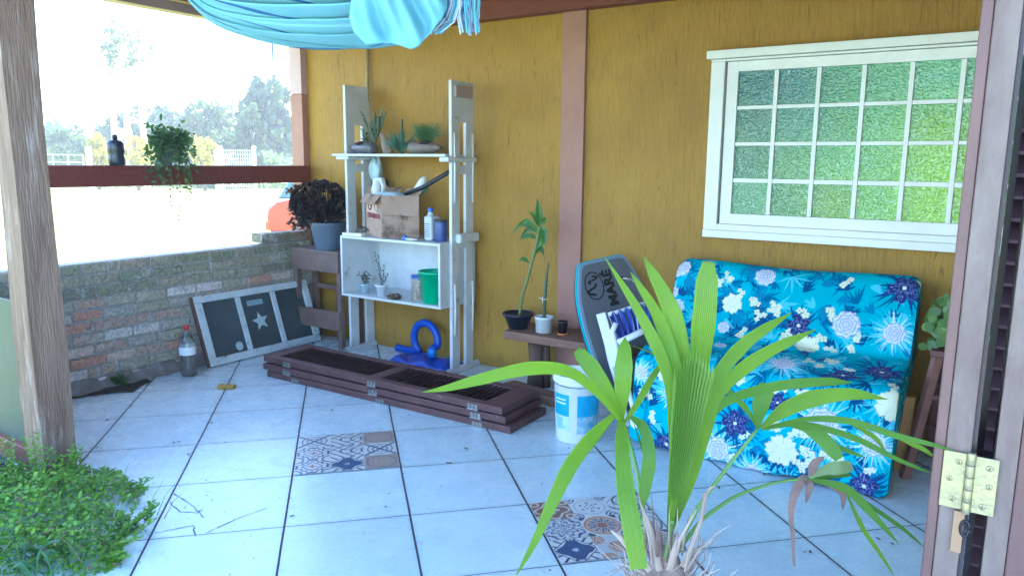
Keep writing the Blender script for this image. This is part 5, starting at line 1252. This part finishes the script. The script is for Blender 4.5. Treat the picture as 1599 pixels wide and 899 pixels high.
g = MB(); g.tube([bpt(.84,.10,.018), bpt(.83,.115,.045), bpt(.815,.135,.03), bpt(.83,.15,.02), bpt(.80,.165,.03)], .004, 6); g.build('leash_cord', M_whiteclean, bb_, smooth=True)
g = MB(); rot_b = bn_.to_track_quat('Z','Y').to_matrix(); g.lathe(bpt(.84,.10,.016), [(.014,0),(.012,.006)], 14, ax=rot_b); g.build('leash_plug', M_black, bb_)

# ------------------------------------------------------------------ folded beach chair
ch = empty('beach_chair', (-1.68,3.62,0), 'folded white beach chair with blue striped fabric wedged between bodyboard and sofa', 'beach chair')
M_chw = mat('white_chair_plastic', (.72,.74,.76), .35)
def Q4(x, y, dep): return AT(x, y, dep)
D1 = 3.95
def arm(pts, wpx, name, d=D1, flat=.45):
    g = MB(); g.tube([Q4(x,y,d) for x,y in pts], [wpx/CF*d/2]*len(pts), 8, flat=flat); return g.build(name, M_chw, ch, smooth=True)
g = MB(); p0, p1 = Q4(938,489,D1-.02), Q4(961,573,D1-.02); g.beam(p0, p1, .05, .018, up=(.5,-.8,.1)); g.build('armrest', M_chw, ch, bevel=.004)
arm([(962,504),(956,518),(962,545),(972,580),(990,640),(1000,668)], 9, 'frame_tube', D1-.05, .9)
arm([(940,500),(952,560),(970,620),(982,664)], 8, 'frame_tube', D1+.06, .9)
arm([(950,492),(965,488),(990,480),(1012,473)], 9, 'top_tube', D1+.08, .9)
arm([(965,535),(985,526),(1012,512)], 11, 'front_tube', D1-.06, .9)
M_bs = bpy.data.materials.new('blue_striped_canvas')
M_bs = colmat('blue_striped_canvas', .7, .2, 500)
nn = 90; PA = np.zeros((nn, 16, 3)); CA = np.zeros((nn, 16, 3))
for i in range(nn):
    for j in range(16):
        u, v = i/(nn-1), j/15
        top = Vector(Q4(950+66*u, 492-20*u+3*math.sin(u*40), D1+.04)); bot = Vector(Q4(966+50*u, 533-22*u, D1-.03))
        p = top.lerp(bot, v)+cf_*(-.014*math.sin(u*42)-.02*math.sin(PI*v))
        PA[i,j] = p; k = (u*8.2) % 1
        CA[i,j] = (.55,.60,.68) if (k < .10) else ((.015,.035,.22) if k < .55 else (.02,.05,.30))
o = arr_mesh('striped_seat', PA, CA, M_bs, ch); sm_ = o.modifiers.new('thick', 'SOLIDIFY'); sm_.thickness = .003

# ------------------------------------------------------------------ white bucket
bk = Vector((-1.80,3.36,.0)); t = empty('paint_bucket', bk, 'white plastic paint bucket with blue label, open and grimy at the rim, near the bench', 'bucket')
M_bk = mat('grimy_white_bucket', (.70,.73,.72), .4, (.62,.65,.64), 9, c3=(.42,.38,.30), spot=(.66,.72), sscale=10)
MB().lathe(bk+Vector((0,0,.001)), [(.104,0),(.108,.006),(.122,.31),(.130,.315),(.131,.328),(.126,.333),(.131,.337),(.131,.358),(.126,.362),(.121,.355),(.118,.30),(.102,.02)], 44).build('bucket_body', M_bk, t, smooth=True)
MB().lathe(bk+Vector((0,0,.02)), [(.101,0),(.099,.003)], 30).build('dried_residue', mat('dried_cement', (.25,.25,.24), .9), t)
def band(name, a0, a1, z0, z1, m, off=.0012):
    g = MB(); n = 20
    def rr(z): return .108+(z-.006)/(.304)*.014+off
    g.grid(lambda u, v: (bk.x+rr(z0+(z1-z0)*v)*math.cos(a0+(a1-a0)*u), bk.y+rr(z0+(z1-z0)*v)*math.sin(a0+(a1-a0)*u), z0+(z1-z0)*v), n, 4)
    return g.build(name, m, t, smooth=True)
M_lb = mat('blue_label_print', (.02,.27,.50), .4, (.04,.40,.62), 8); M_lb2 = mat('pale_label_print', (.50,.66,.74), .5, (.40,.60,.70), 20)
va = math.atan2(-bk.y, -bk.x)
band('label_blue', va-1.25, va-.05-.3, .15, .265, M_lb); band('label_pale', va-1.25, va-.35, .07, .149, M_lb2)
band('label_blue', va+.02, va+1.3, .15, .265, M_lb); band('label_pale', va+.02, va+1.3, .06, .149, mat('blue_label_photo', (.04,.25,.42), .4, (.45,.60,.66), 24))
for k in range(7): band('label_line', va-1.15+R.uniform(0,.1), va-.45-R.uniform(0,.25), .08+k*.009, .0835+k*.009, M_lb, .0022)
for z in (.235,.215): band('label_line', va-1.1, va-.5, z, z+.006, M_whiteclean, .0022)
g = MB(); rim = [bk+Vector((.133*math.cos(a), .133*math.sin(a), .345-.10*max(0,math.sin(a-va+PI/2)))) for a in [va-PI/2+PI*k/18 for k in range(19)]]
g.tube([bk+Vector((.134*math.cos(a), .134*math.sin(a), .33-.02*math.sin((a-va+PI/2)))) for a in [va-PI/2+PI*k/18 for k in range(19)]], .002, 5); g.build('wire_handle', M_steel, t)

# ------------------------------------------------------------------ plant stool on the right, yellow plank
st = empty('plant_stool', (-.10,3.92,0), 'dark red brown splayed leg stool beside the sofa, carrying a leafy pot', 'stool')
M_st = mat('dark_red_stool', (.14,.045,.035), .5, (.09,.03,.025), 10)
STX, STY, STZ = -.08, 3.93, .62
MB().box((STX-.15,STY-.13,STZ-.03),(STX+.15,STY+.13,STZ)).build('seat', M_st, st, bevel=.005)
for dx in (-1,1):
    for dy in (-1,1):
        MB().beam((STX+dx*.12,STY+dy*.10,STZ-.03),(STX+dx*.20,STY+dy*.15,0),.035,.035).build('leg', mat('worn_red_leg', (.26,.12,.09), .6, (.18,.07,.055), 12) if dy < 0 else M_st, st)
for z in (.18,.40):
    k = .12+.08*(1-z/STZ)
    for dy in (-1,1): MB().beam((STX-k,STY+dy*(.10+.04*(1-z/STZ)),z),(STX+k,STY+dy*(.10+.04*(1-z/STZ)),z),.02,.02).build('rung', M_st, st)
MB().box((STX-.14,STY+.20,.0),(STX+.36,STY+.225,.60)).build('board', M_st, None)
bpy.data.objects['board']['label'] = 'dark brown board standing against the wall behind the plant stool'; bpy.data.objects['board']['category'] = 'board'
pc = Vector((STX-.01,STY,STZ)); t = empty('round_leaf_plant', pc, 'bushy plant with round pale green leaves in a dark pot on the red brown stool', 'potted plant')
MB().lathe(pc, [(.07,0),(.10,.11),(.105,.12),(.095,.12),(.09,.10)], 22).build('pot', M_black, t, smooth=True)
M_rl = leafmat('round_leaf', (.09,.18,.04), (.24,.36,.10), .4, .35); g = MB()
def rleaf(g, p, n, r_):
    n = n.normalized(); a = n.orthogonal().normalized(); b = n.cross(a); g.face([p+(a*math.cos(k*PI/4)+b*math.sin(k*PI/4))*r_ for k in range(8)])
for i in range(230):
    a = R.uniform(0,2*PI); e = R.uniform(-.6,1.3); q = pc+Vector((math.cos(a)*math.cos(e)*.17, math.sin(a)*math.cos(e)*.14, .13+math.sin(e)*.13))
    if q.y > 4.2: q.y = 4.2
    rleaf(g, q, Vector((math.cos(a)*.4+R.gauss(0,.3), math.sin(a)*.4-.5+R.gauss(0,.3), R.uniform(.1,.8))), R.uniform(.010,.024)); 
    if i % 3 == 0: g.tube([pc+Vector((0,0,.10)), q], [.002,.0012], 4)
for i in range(16):
    q = pc+Vector((-.13+R.uniform(-.05,.07), -.10+R.uniform(-.04,.04), R.uniform(.0,.12))); rleaf(g, q, Vector((R.gauss(0,.3),-1,R.uniform(.2,.6))), R.uniform(.016,.028))
g.build('foliage', M_rl, t)
g = MB(); g.hexa([(-.335,3.86,.0),(-.285,3.86,.0),(-.285,3.885,.0),(-.335,3.885,.0),(-.325,3.90,.36),(-.275,3.90,.36),(-.275,3.925,.36),(-.325,3.925,.36)])
tag(g.build('yellow_plank', mat('orange_pine', (.50,.24,.05), .55, (.40,.18,.04), 9, stretch=(6,6,1)), bevel=.003), 'orange yellow plank standing upright between sofa and plant stool', 'plank')
# leaf litter
g = MB()
for (x, y) in ((300,706),(165,640),(170,655),(350,690),(150,700),(520,640),(730,700),(700,722),(1120,760),(1190,740),(1330,805),(1385,845),(455,805),(600,790),(950,850),(1260,860),(330,660),(420,625),(355,625),(270,690)):
    b = G(x,y,.003)
    for k in range(R.choice([1,1,2])):
        a = R.uniform(0,6.3); g.leaf(b+Vector((R.uniform(-.02,.02),R.uniform(-.02,.02),.001)), Vector((math.cos(a),math.sin(a),.05)), Vector((0,0,1)), R.uniform(.012,.03), .010, 0, .3)
for i in range(260):
    t_ = R.random()
    if t_ < .45: b = Vector((R.uniform(-3.9,-2.3), R.uniform(.6,1.85), .003))
    elif t_ < .75: b = Vector((R.uniform(-4.6,1.0), 4.235-abs(R.gauss(0,.05)), .003))
    else: b = Vector((-4.62+abs(R.gauss(0,.08)), R.uniform(2.0,4.0), .003))
    a = R.uniform(0,6.3); g.leaf(b, Vector((math.cos(a),math.sin(a),.05)), Vector((0,0,1)), R.uniform(.004,.014), .005, 0, .3)
tag(g.build('leaf_litter', mat('dry_leaf', (.10,.07,.05), .8), loc=(-2,2,0)), 'few dry leaf scraps scattered on the tiles', 'leaf litter', kind='stuff')

# ------------------------------------------------------------------ hammock
M_ham = leafmat('turquoise_cotton', (.20,.48,.54), (.30,.56,.60), .8, .3)
hm = empty('hammock', AT(560,-60,2.25), 'turquoise cotton hammock hanging folded under the roof, its fringe gathered on the right', 'hammock')
bot = [(262,-45),(285,-6),(300,8),(320,30),(350,45),(400,62),(450,73),(520,80),(580,77),(640,62),(690,34),(740,-5),(780,-60)]
def ip(tab, x):
    for (a,b),(c,d) in zip(tab, tab[1:]):
        if x <= c: return b+(d-b)*(x-a)/(c-a)
    return tab[-1][1]
def sm(tab, x): return (ip(tab,x-14)+ip(tab,x)*2+ip(tab,x+14))/4
def hamf(u, v):
    x = 270+500*u; yb = sm(bot, x); wdt = .35+.65*math.sin(PI*min(1,max(0,u*1.02+.02)))**.8
    a = (v-.5)*2; top = yb-170*wdt*abs(a)**1.35
    ang = a*PI*.5; dep = 2.3+.20*wdt*math.sin(ang)
    pl = abs(math.sin(a*17+1.5*math.sin(u*4+a*4)))*1.6-.8+abs(math.sin(a*29+2*u*3))*.8-.4
    return AT(x, top-2*pl*wdt, dep)+cf_*(-.030*pl*wdt)
g = MB(); g.grid(hamf, 90, 300); g.m = [1 if (k % 300) % 23 in (0,) or (k % 300) % 61 == 30 else 0 for k in range(len(g.f))]; g.build('body', [M_ham, leafmat('blue_stripe_cotton', (.03,.12,.30), (.04,.15,.34), .8, .2)], hm, smooth=True)
dro = [(540,-30),(545,28),(553,52),(572,71),(590,69),(610,66),(625,72),(642,78),(655,74),(668,56),(685,36),(702,16),(712,-20)]
def drf(u, v):
    x = 541+168*u; yb = ip(dro, x); y = -90+(yb+90)*min(1,v*1.25); fold = math.sin((x-.55*y)*.085)+.5*math.sin((x-.4*y)*.19+1)
    back = max(0, v-.8)*5
    rim = (1-(2*u-1)**6)
    if back: y = yb-back*45
    xx = x+(610-x)*.35*max(0,(-y+30)/120)
    return AT(xx, y, 2.02-.03*rim+.10*back*.9)+cf_*(-.022*fold*rim*min(1,(yb-y+6)/30))
g = MB(); g.grid(drf, 80, 60); g.build('draped_end', M_ham, hm, smooth=True)
g = MB()
for i in range(95):
    s_ = R.random(); x0 = 690+58*s_; d_ = 2.05+R.uniform(-.03,.08)
    if s_ < .45: pts = [(x0+5,-30),(x0+4,8),(x0-4,26+R.uniform(0,14)),(x0-14-10*R.random(),42+R.uniform(0,10)),(x0-24-8*R.random(),47+R.uniform(0,8))]
    else: pts = [(x0+R.uniform(-6,2),-30),(x0+R.uniform(-5,5),5),(x0+R.uniform(-5,3),25),(x0+R.uniform(-4,4),R.uniform(38,56))]
    g.tube([AT(x,y,d_+.01*k) for k,(x,y) in enumerate(pts)], R.uniform(.0014,.0026), 5, R.choice([0,0,1,1,2]))
g.build('fringe', [mat('grey_white_yarn', (.50,.54,.58), .8), mat('teal_yarn', (.12,.36,.44), .8), mat('blue_grey_yarn', (.14,.20,.32), .8)], hm)
g = MB(); g.tube([AT(700,-20,2.05), AT(690,-60,2.2), Vector((-1.2,3.2,2.50))], .012, 8); g.tube([AT(280,-30,2.3), AT(262,-60,2.35), Vector((-3.3,1.50,2.40))], .012, 8); g.build('rope', mat('grey_rope', (.35,.36,.36), .8), hm)

# ------------------------------------------------------------------ palm in the foreground
pt = AT(1040, 900, 1.22)
palm = empty('fan_palm', (pt.x, pt.y, 0), 'young fan palm with long folded green leaves and shaggy trunk in the foreground', 'palm')
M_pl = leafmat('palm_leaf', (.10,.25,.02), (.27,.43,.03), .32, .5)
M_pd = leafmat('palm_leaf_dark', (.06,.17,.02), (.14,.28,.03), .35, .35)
M_pet = leafmat('palm_petiole', (.09,.20,.04), (.16,.28,.07), .45, .1)
M_dry = mat('dry_fibre', (.30,.22,.18), .9, (.17,.11,.09), 30, .6, 90)
M_drl = mat('dry_pale_sheath', (.40,.31,.26), .8, (.24,.17,.14), 18, .4, 60, stretch=(1,1,.2))
M_dbr = mat('dead_brown_leaf', (.20,.12,.10), .8, (.10,.06,.05), 22)
pot = MB().lathe((pt.x,pt.y,.0), [(.13,.0),(.17,.30),(.185,.30),(.185,.33),(.17,.33),(.16,.28)], 32).build('pot', mat('terracotta', (.35,.14,.07), .8), palm, smooth=True)
MB().lathe((pt.x,pt.y,.27), [(.163,0),(.16,.01)], 24).build('soil', M_soil, palm)
g = MB(); tp_ = AT(1040, 858, 1.24)
g.tube([(pt.x,pt.y,.27),(pt.x+.004,pt.y,.5),(pt.x,pt.y,.66),tp_+Vector((0,0,-.06)),tp_], [.035,.038,.04,.040,.018], 14)
g.build('trunk', M_dry, palm, smooth=True)
# shaggy fibres and cut leaf bases
g = MB()
for i in range(300):
    h = R.uniform(.35, 1)**.6; a = R.uniform(0,2*PI); zz = .28+(tp_.z-.28)*h; r_ = .036
    b = Vector((pt.x+math.cos(a)*r_, pt.y+math.sin(a)*r_, zz-.03)); L_ = R.uniform(.04,.10); out_ = Vector((math.cos(a),math.sin(a),0))
    m_ = b+out_*L_*.35+Vector((R.gauss(0,.006),R.gauss(0,.006),L_*.5)); e = m_+out_*L_*R.uniform(-.1,.6)+Vector((R.gauss(0,.012),R.gauss(0,.012),L_*R.uniform(-.3,.6)))
    g.tube([b,m_,e], [.0018,.0013,.0005], 4, R.choice([0,0,1]))
g.build('fibres', [M_dry, mat('pale_fibre', (.36,.29,.25), .85)], palm)
DP = 1.22
def stub(pts, w_, mt, name='leaf_base', d=DP, prof=None):
    g = MB(); n = len(pts); dd = d if isinstance(d,(list,tuple)) else [d]*n
    g.tube([AT(x,y,dd[i]) for i,(x,y) in enumerate(pts)], [w_*.72/CF*d_/2*(prof[i] if prof else 1) for i,d_ in enumerate(dd)], 8, flat=.45)
    return g.build(name, mt, palm, smooth=True)
stub([(1068,885),(1080,850),(1094,815),(1100,782),(1102,768)], 12, M_drl, prof=[1.4,1.1,.9,.9,1.2]); stub([(1101,774),(1108,762),(1117,758)], 9, M_drl, prof=[1,.8,.4])
stub([(1015,890),(990,862),(968,838),(953,827)], 17, M_drl, prof=[.9,1,.7,.15], d=1.14)
stub([(1030,890),(1022,850),(1012,815),(1000,785)], 13, M_drl, prof=[1.2,1,.7,.3], d=1.17)
stub([(1018,880),(1014,842),(1004,800),(996,768)], 6, M_drl, prof=[1,1,.7,.3], d=1.16)
stub([(1050,880),(1060,845),(1078,812),(1087,795)], 10, M_drl, prof=[1.2,1.1,.6,.3], d=1.17)
stub([(1045,890),(1052,862),(1058,835)], 15, M_drl, prof=[1.1,1,.2], d=1.14)
stub([(1072,890),(1092,858),(1120,832),(1143,817)], 5, M_drl, prof=[1.2,1,.6,.3])
stub([(1085,860),(1108,846),(1120,826)], 6, M_drl, prof=[1,1,.3])
stub([(1008,895),(985,884),(962,878)], 6, M_drl, prof=[1,.8,.3], d=1.15)
for i in range(30):
    x = R.uniform(1008,1075); y0 = R.uniform(845,900); dx = (x-1040)*R.uniform(.2,1.1)+R.uniform(-10,10); dy = R.uniform(30,80)
    stub([(x,y0),(x+dx*.5,y0-dy*.6),(x+dx,y0-dy)], R.uniform(2.5,7), R.choice([M_drl,M_dry,M_dbr]), name='sheath_strip', d=R.uniform(1.16,1.24), prof=[1.2,.8,.15])
def fan(name, blades, pet, mt=M_pl, pw=7):
    """one palm leaf: petiole and its blades; points are (x, y, depth)"""
    g = MB(); pp = [AT(*q) for q in pet]
    Q = []
    for i in range(len(pp)-1):
        Q += [pp[i].lerp(pp[i+1],k/6) for k in range(6)]
    Q.append(pp[-1]); 
    for _ in range(4): Q = [Q[0]]+[(Q[i-1]+Q[i]*2+Q[i+1])/4 for i in range(1,len(Q)-1)]+[Q[-1]]
    g.tube(Q, [pw/CF*1.2/2*(1.25-.5*i/len(Q)) for i in range(len(Q))], 8)
    lf = g.build(name, M_pet, palm, smooth=True)
    for b in blades:
        pts, wpx = b[0], b[1]; prof = b[2] if len(b) > 2 and b[2] else None; m_ = b[3] if len(b) > 3 else mt; pl = b[4] if len(b) > 4 else 3
        d0 = pts[0][2]; g = MB(); g.blade([AT(*q) for q in pts], wpx*.86/CF*d0, prof, fold=.10 if pl > 1 else .25, pleat=pl)
        g.build('blade', m_, lf, smooth=True)
    return lf
T1 = [(0,.35),(.2,.8),(.5,1),(.8,.8),(1,.12)]; T2 = [(0,.3),(.3,1),(.6,.9),(.85,.5),(1,.03)]; T3 = [(0,.5),(.3,.9),(.7,1),(.95,.75),(1,.55)]
H1 = (970,652)
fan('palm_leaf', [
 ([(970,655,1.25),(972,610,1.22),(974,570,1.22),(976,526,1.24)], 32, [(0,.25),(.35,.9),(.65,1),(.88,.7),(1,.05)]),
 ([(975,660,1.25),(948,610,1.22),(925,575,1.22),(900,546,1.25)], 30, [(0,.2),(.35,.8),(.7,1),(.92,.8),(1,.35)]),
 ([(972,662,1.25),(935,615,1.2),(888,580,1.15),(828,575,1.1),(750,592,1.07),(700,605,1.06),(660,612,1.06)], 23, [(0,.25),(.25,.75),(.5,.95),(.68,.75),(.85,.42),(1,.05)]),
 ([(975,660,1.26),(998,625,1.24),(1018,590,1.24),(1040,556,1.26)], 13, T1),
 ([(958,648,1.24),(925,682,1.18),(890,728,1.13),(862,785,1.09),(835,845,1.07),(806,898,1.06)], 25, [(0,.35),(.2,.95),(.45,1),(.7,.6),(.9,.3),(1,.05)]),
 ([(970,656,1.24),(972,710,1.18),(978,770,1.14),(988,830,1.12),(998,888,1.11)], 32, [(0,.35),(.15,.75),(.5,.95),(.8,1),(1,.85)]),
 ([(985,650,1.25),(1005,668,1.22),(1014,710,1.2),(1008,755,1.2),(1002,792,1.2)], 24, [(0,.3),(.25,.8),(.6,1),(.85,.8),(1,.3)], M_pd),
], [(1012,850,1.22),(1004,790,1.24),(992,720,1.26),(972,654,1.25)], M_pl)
# folded upright leaf
F0 = 1.20
up = [
 ([(1048,812,F0),(1050,740,F0),(1050,660,F0),(1044,590,F0),(1005,500,F0-.01),(945,402,F0-.02)], 22, [(0,.25),(.3,.6),(.55,.95),(.75,1),(.9,.55),(1,.05)]),
 ([(1050,812,F0),(1058,740,F0),(1062,660,F0),(1058,590,F0),(1030,500,F0),(985,425,F0-.01)], 24, [(0,.25),(.3,.6),(.55,.9),(.75,1),(.92,.6),(1,.1)]),
 ([(1052,815,F0+.01),(1062,740,F0+.01),(1070,660,F0+.01),(1070,590,F0+.01),(1050,490,F0),(1006,402,F0)], 34, [(0,.2),(.3,.45),(.55,.75),(.8,1),(.94,.55),(1,.08)]),
 ([(1054,815,F0+.01),(1070,740,F0+.01),(1084,660,F0+.01),(1092,570,F0+.01),(1100,490,F0),(1106,408,F0)], 43, [(0,.18),(.3,.4),(.55,.7),(.75,1),(.93,.9),(1,.45)]),
 ([(1056,815,F0+.01),(1078,740,F0+.02),(1096,660,F0+.02),(1112,600,F0+.02),(1165,535,F0+.03),(1236,488,F0+.04)], 26, [(0,.2),(.3,.5),(.5,.75),(.75,1),(.9,.7),(1,.05)], M_pl),
 ([(1058,812,F0+.01),(1084,745,F0+.02),(1104,675,F0+.02),(1125,610,F0+.03),(1190,555,F0+.04),(1274,514,F0+.05)], 26, [(0,.2),(.3,.5),(.5,.75),(.75,1),(.9,.7),(1,.05)], M_pl),
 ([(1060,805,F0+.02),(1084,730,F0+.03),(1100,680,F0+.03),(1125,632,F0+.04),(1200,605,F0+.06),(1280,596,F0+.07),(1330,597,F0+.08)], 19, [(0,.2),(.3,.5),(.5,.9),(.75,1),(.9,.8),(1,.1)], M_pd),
]
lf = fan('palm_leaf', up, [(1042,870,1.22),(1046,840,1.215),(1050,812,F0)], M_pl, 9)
# pleated centre
g = MB()
def plf(u, v):
    y = 832-248*v-22*v**3*math.cos(u*13*2*PI)*.5-30*v**2*(1-abs(2*u-1)); w_ = 9+55*v**.8; x = 1046+39*v+ (u-.5)*w_; k = u*13
    return AT(x+.0*k, y, F0-.008+.02*(1-v)-.011*(v+.1)*abs((k % 1)-.5)*2-.03*math.cos((u-.5)*PI)*v)
g.grid(plf, 104, 30); g.build('pleated_blade', leafmat('pleated_palm_leaf', (.20,.36,.06), (.34,.50,.12), .4, .55), lf)
fan('palm_leaf', [
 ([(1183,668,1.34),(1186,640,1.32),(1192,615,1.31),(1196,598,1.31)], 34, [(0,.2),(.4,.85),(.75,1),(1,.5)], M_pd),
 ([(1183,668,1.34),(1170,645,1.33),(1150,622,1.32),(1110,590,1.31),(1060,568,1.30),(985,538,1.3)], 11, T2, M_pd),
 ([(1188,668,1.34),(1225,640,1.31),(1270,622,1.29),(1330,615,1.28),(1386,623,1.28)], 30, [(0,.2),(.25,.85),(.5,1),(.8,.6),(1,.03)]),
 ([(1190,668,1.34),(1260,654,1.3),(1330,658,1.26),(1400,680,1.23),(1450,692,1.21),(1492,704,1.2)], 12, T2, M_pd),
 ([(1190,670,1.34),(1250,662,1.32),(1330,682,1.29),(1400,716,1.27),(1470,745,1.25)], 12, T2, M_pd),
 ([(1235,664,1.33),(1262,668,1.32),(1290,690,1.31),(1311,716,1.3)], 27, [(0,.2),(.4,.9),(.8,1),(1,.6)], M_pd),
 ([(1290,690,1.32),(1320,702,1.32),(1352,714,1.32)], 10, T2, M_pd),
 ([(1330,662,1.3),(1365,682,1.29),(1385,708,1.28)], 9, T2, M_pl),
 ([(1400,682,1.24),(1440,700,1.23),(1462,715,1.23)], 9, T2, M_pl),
], [(1058,850,1.24),(1090,790,1.27),(1135,730,1.31),(1184,668,1.34)], M_pl)
fan('palm_leaf', [
 ([(1262,745,1.42),(1290,733,1.41),(1310,730,1.4),(1331,727,1.4)], 24, [(0,.3),(.5,1),(.85,.95),(1,.6)], leafmat('olive_leaf', (.13,.20,.06), (.2,.26,.1), .5, .3)),
 ([(1262,748,1.42),(1320,762,1.38),(1360,800,1.34),(1405,850,1.3)], 16, T2, M_pd),
 ([(1262,746,1.42),(1250,752,1.41),(1236,790,1.4),(1238,840,1.4),(1240,884,1.4)], 18, [(0,.6),(.3,1),(.6,.5),(1,.2)], M_dbr),
 ([(1264,744,1.42),(1272,724,1.41),(1288,712,1.41)], 16, T2, M_dbr),
 ([(1262,748,1.42),(1264,760,1.41),(1258,785,1.41)], 14, T2, M_dbr),
 ([(1290,755,1.42),(1315,770,1.41),(1316,797,1.41)], 12, T2, M_dbr),
 ([(1320,765,1.4),(1345,820,1.37),(1375,865,1.35),(1397,899,1.34)], 8, T2, M_pl),
 ([(1300,752,1.4),(1360,790,1.36),(1410,825,1.33),(1448,858,1.31)], 8, T2, M_pd),
 ([(1262,746,1.42),(1300,738,1.42),(1330,742,1.41)], 20, T2, M_pd),
], [(1058,860,1.24),(1095,810,1.30),(1150,772,1.36),(1210,752,1.4),(1262,746,1.42)], M_pl, 6)
g = MB(); g.tube([AT(1444,852,1.31), AT(1468,880,1.30)], .0024, 6); g.build('pale_leaf_tip', M_whiteclean, palm)
g = MB(); g.blade([AT(1000,812,1.23), AT(1006,770,1.24), AT(1008,720,1.25), AT(988,655,1.25)], .006); g.build('leaf_edge', M_pd, palm)

# ------------------------------------------------------------------ folding door on the right
M_dr = mat('weathered_door_edge', (.21,.155,.13), .6, (.11,.06,.05), 9, 1, 70, stretch=(1,1,.35), c3=(.13,.07,.065), spot=(.58,.66), sscale=22)
M_db = mat('dark_brown_door', (.15,.07,.06), .5, (.10,.045,.04), 9, .5, 60, stretch=(1,1,.3))
M_dk2 = mat('dark_purple_brown', (.035,.016,.025), .4, (.025,.012,.018), 9)
YD = 1.35
door = empty('folding_door', (0,YD,0), 'folded louvred wooden shutter door with weathered edges and brass hinge on the right', 'door')
def leafdoor(xa, xb, name, inner):
    lf = MB().box((xa,YD,.012),(xb,YD+.055,2.2)).build(name, M_dr, door, bevel=.002)
    MB().box((xa+.001,YD+.45,.012),(xb-.001,YD+.52,2.2)).build('stile', M_db, lf)
    for z0, z1 in ((.013,.16),(.98,1.06),(2.05,2.199)): MB().box((xa+.002,YD+.056,z0),(xb-.002,YD+.449,z1)).build('rail', M_db, lf)
    g = MB()
    for a, b in ((.17,.97),(1.07,2.04)):
        n = int((b-a)/.034)
        for k in range(n): g.cbox(((xa+xb)/2, YD+.2525, a+(k+.5)*(b-a)/n), (xb-xa-.002,.39,.007), Matrix.Rotation(.75,3,'Y') if False else Matrix.Rotation(.65,3,'Y'))
    g.build('louvres', M_dk2, lf)
    return lf
la = leafdoor(-.046,-.0105,'door_leaf',1)
MB().box((-.062,YD-.004,.012),(-.0465,YD+.05,2.2)).build('edge_moulding', M_db, la, bevel=.003)
MB().box((-.0100,YD+.012,.012),(-.004,YD+.05,2.2)).build('groove_strip', M_dk2, la)
lb = leafdoor(.0215,.052,'door_leaf',0)
MB().box((.0525,YD+.002,.012),(.085,YD+.05,2.2)).build('edge_moulding', M_db, lb, bevel=.003)
# inner louvre ends seen in the gap
g = MB()
for k in range(62): g.cbox((.012, YD+.075, .05+k*.034), (.012,.06,.006), Matrix.Rotation(.5,3,'X'))
g.build('slat_ends', mat('slat_edge', (.10,.05,.06), .5), lb)
MB().box((-.0035,YD+.11,.012),(.021,YD+.125,2.2)).build('rebate', M_dk2, lb)
# brass hinge
M_br = mat('worn_brass', (.40,.33,.16), .38, (.27,.24,.14), 40, .4, 120, metal=.55)
hp0, hp1 = WY(1474,708,YD-.004), WY(1552,797,YD-.004)
hx = WY(1513,750,YD-.004).x; hz0, hz1 = WY(1513,797,YD-.004).z, WY(1513,708,YD-.004).z
hg = MB().box((hp0.x,YD-.0068,hz0),(hx-.006,YD-.0045,hz1)).build('hinge', M_br, door, bevel=.001)
MB().box((hx+.006,YD-.0068,hz0-.001),(hp1.x,YD-.0045,hz1-.001)).build('hinge_plate', M_br, hg, bevel=.001)
for k in range(5):
    a = hz0-.004+(hz1-hz0+.008)*k/5; b = hz0-.004+(hz1-hz0+.008)*(k+1)/5
    MB().lathe((hx,YD-.009,a+.0004), [(.0058,0),(.0064,.001),(.0064,b-a-.0018),(.0058,b-a-.0008)], 16).build('knuckle', M_br, hg, smooth=True)
RX = Matrix.Rotation(PI/2,3,'X')
for (x, zf) in ((hp0.x+.022,.84),(hp0.x+.011,.52),(hp0.x+.018,.17),(hp1.x-.012,.82),(hp1.x-.010,.50),(hp1.x-.016,.14)):
    g = MB(); z = hz0+(hz1-hz0)*zf; g.lathe((x,YD-.0067,z), [(.0048,0),(.0046,.0012),(.003,.0018)], 14, ax=RX); s_ = g.build('screw', M_br, hg, smooth=True)
    g = MB(); g.cbox((x,YD-.0087,z), (.0055,.0004,.0009), Matrix.Rotation(R.uniform(0,3),3,'Y')); g.cbox((x,YD-.0088,z), (.0009,.0004,.0055)); 
    s2 = g.build('screw_slot', M_black, hg)
# latch ring and wooden bit below the hinge
ctr = WY(1507,822,YD+.0); g = MB(); g.tube([ctr+Vector((.006*math.cos(a),-.006,.013*math.sin(a))) for a in [2*PI*k/20 for k in range(21)]], .0028, 8); g.build('latch_ring', mat('black_iron', (.02,.02,.03), .4, metal=.6), door, smooth=True)
a, b = WY(1490,800,YD-.001), WY(1502,862,YD-.001); MB().box((a.x,YD-.006,b.z),(b.x-.002,YD-.001,hz0-.004)).build('wood_shim', mat('raw_shim', (.30,.17,.09), .7), door)

# ------------------------------------------------------------------ hazy garden air
hz = MB().box((-95,-12,-1.2),(30,95,9.5)).build('haze', mat('haze_air', (1,1,1)), loc=(0,0,-1.2)); tag(hz, kind='stuff')
hm_ = hz.data.materials[0]; hn = hm_.node_tree; hn.nodes.clear(); ho = hn.nodes.new('ShaderNodeOutputMaterial'); hv = hn.nodes.new('ShaderNodeVolumePrincipled')
hv.inputs['Density'].default_value = .0022; hv.inputs['Color'].default_value = (.92,.95,1,1); hv.inputs['Anisotropy'].default_value = .3; hn.links.new(hv.outputs[0], ho.inputs['Volume'])
scn.cycles.volume_bounces = 0
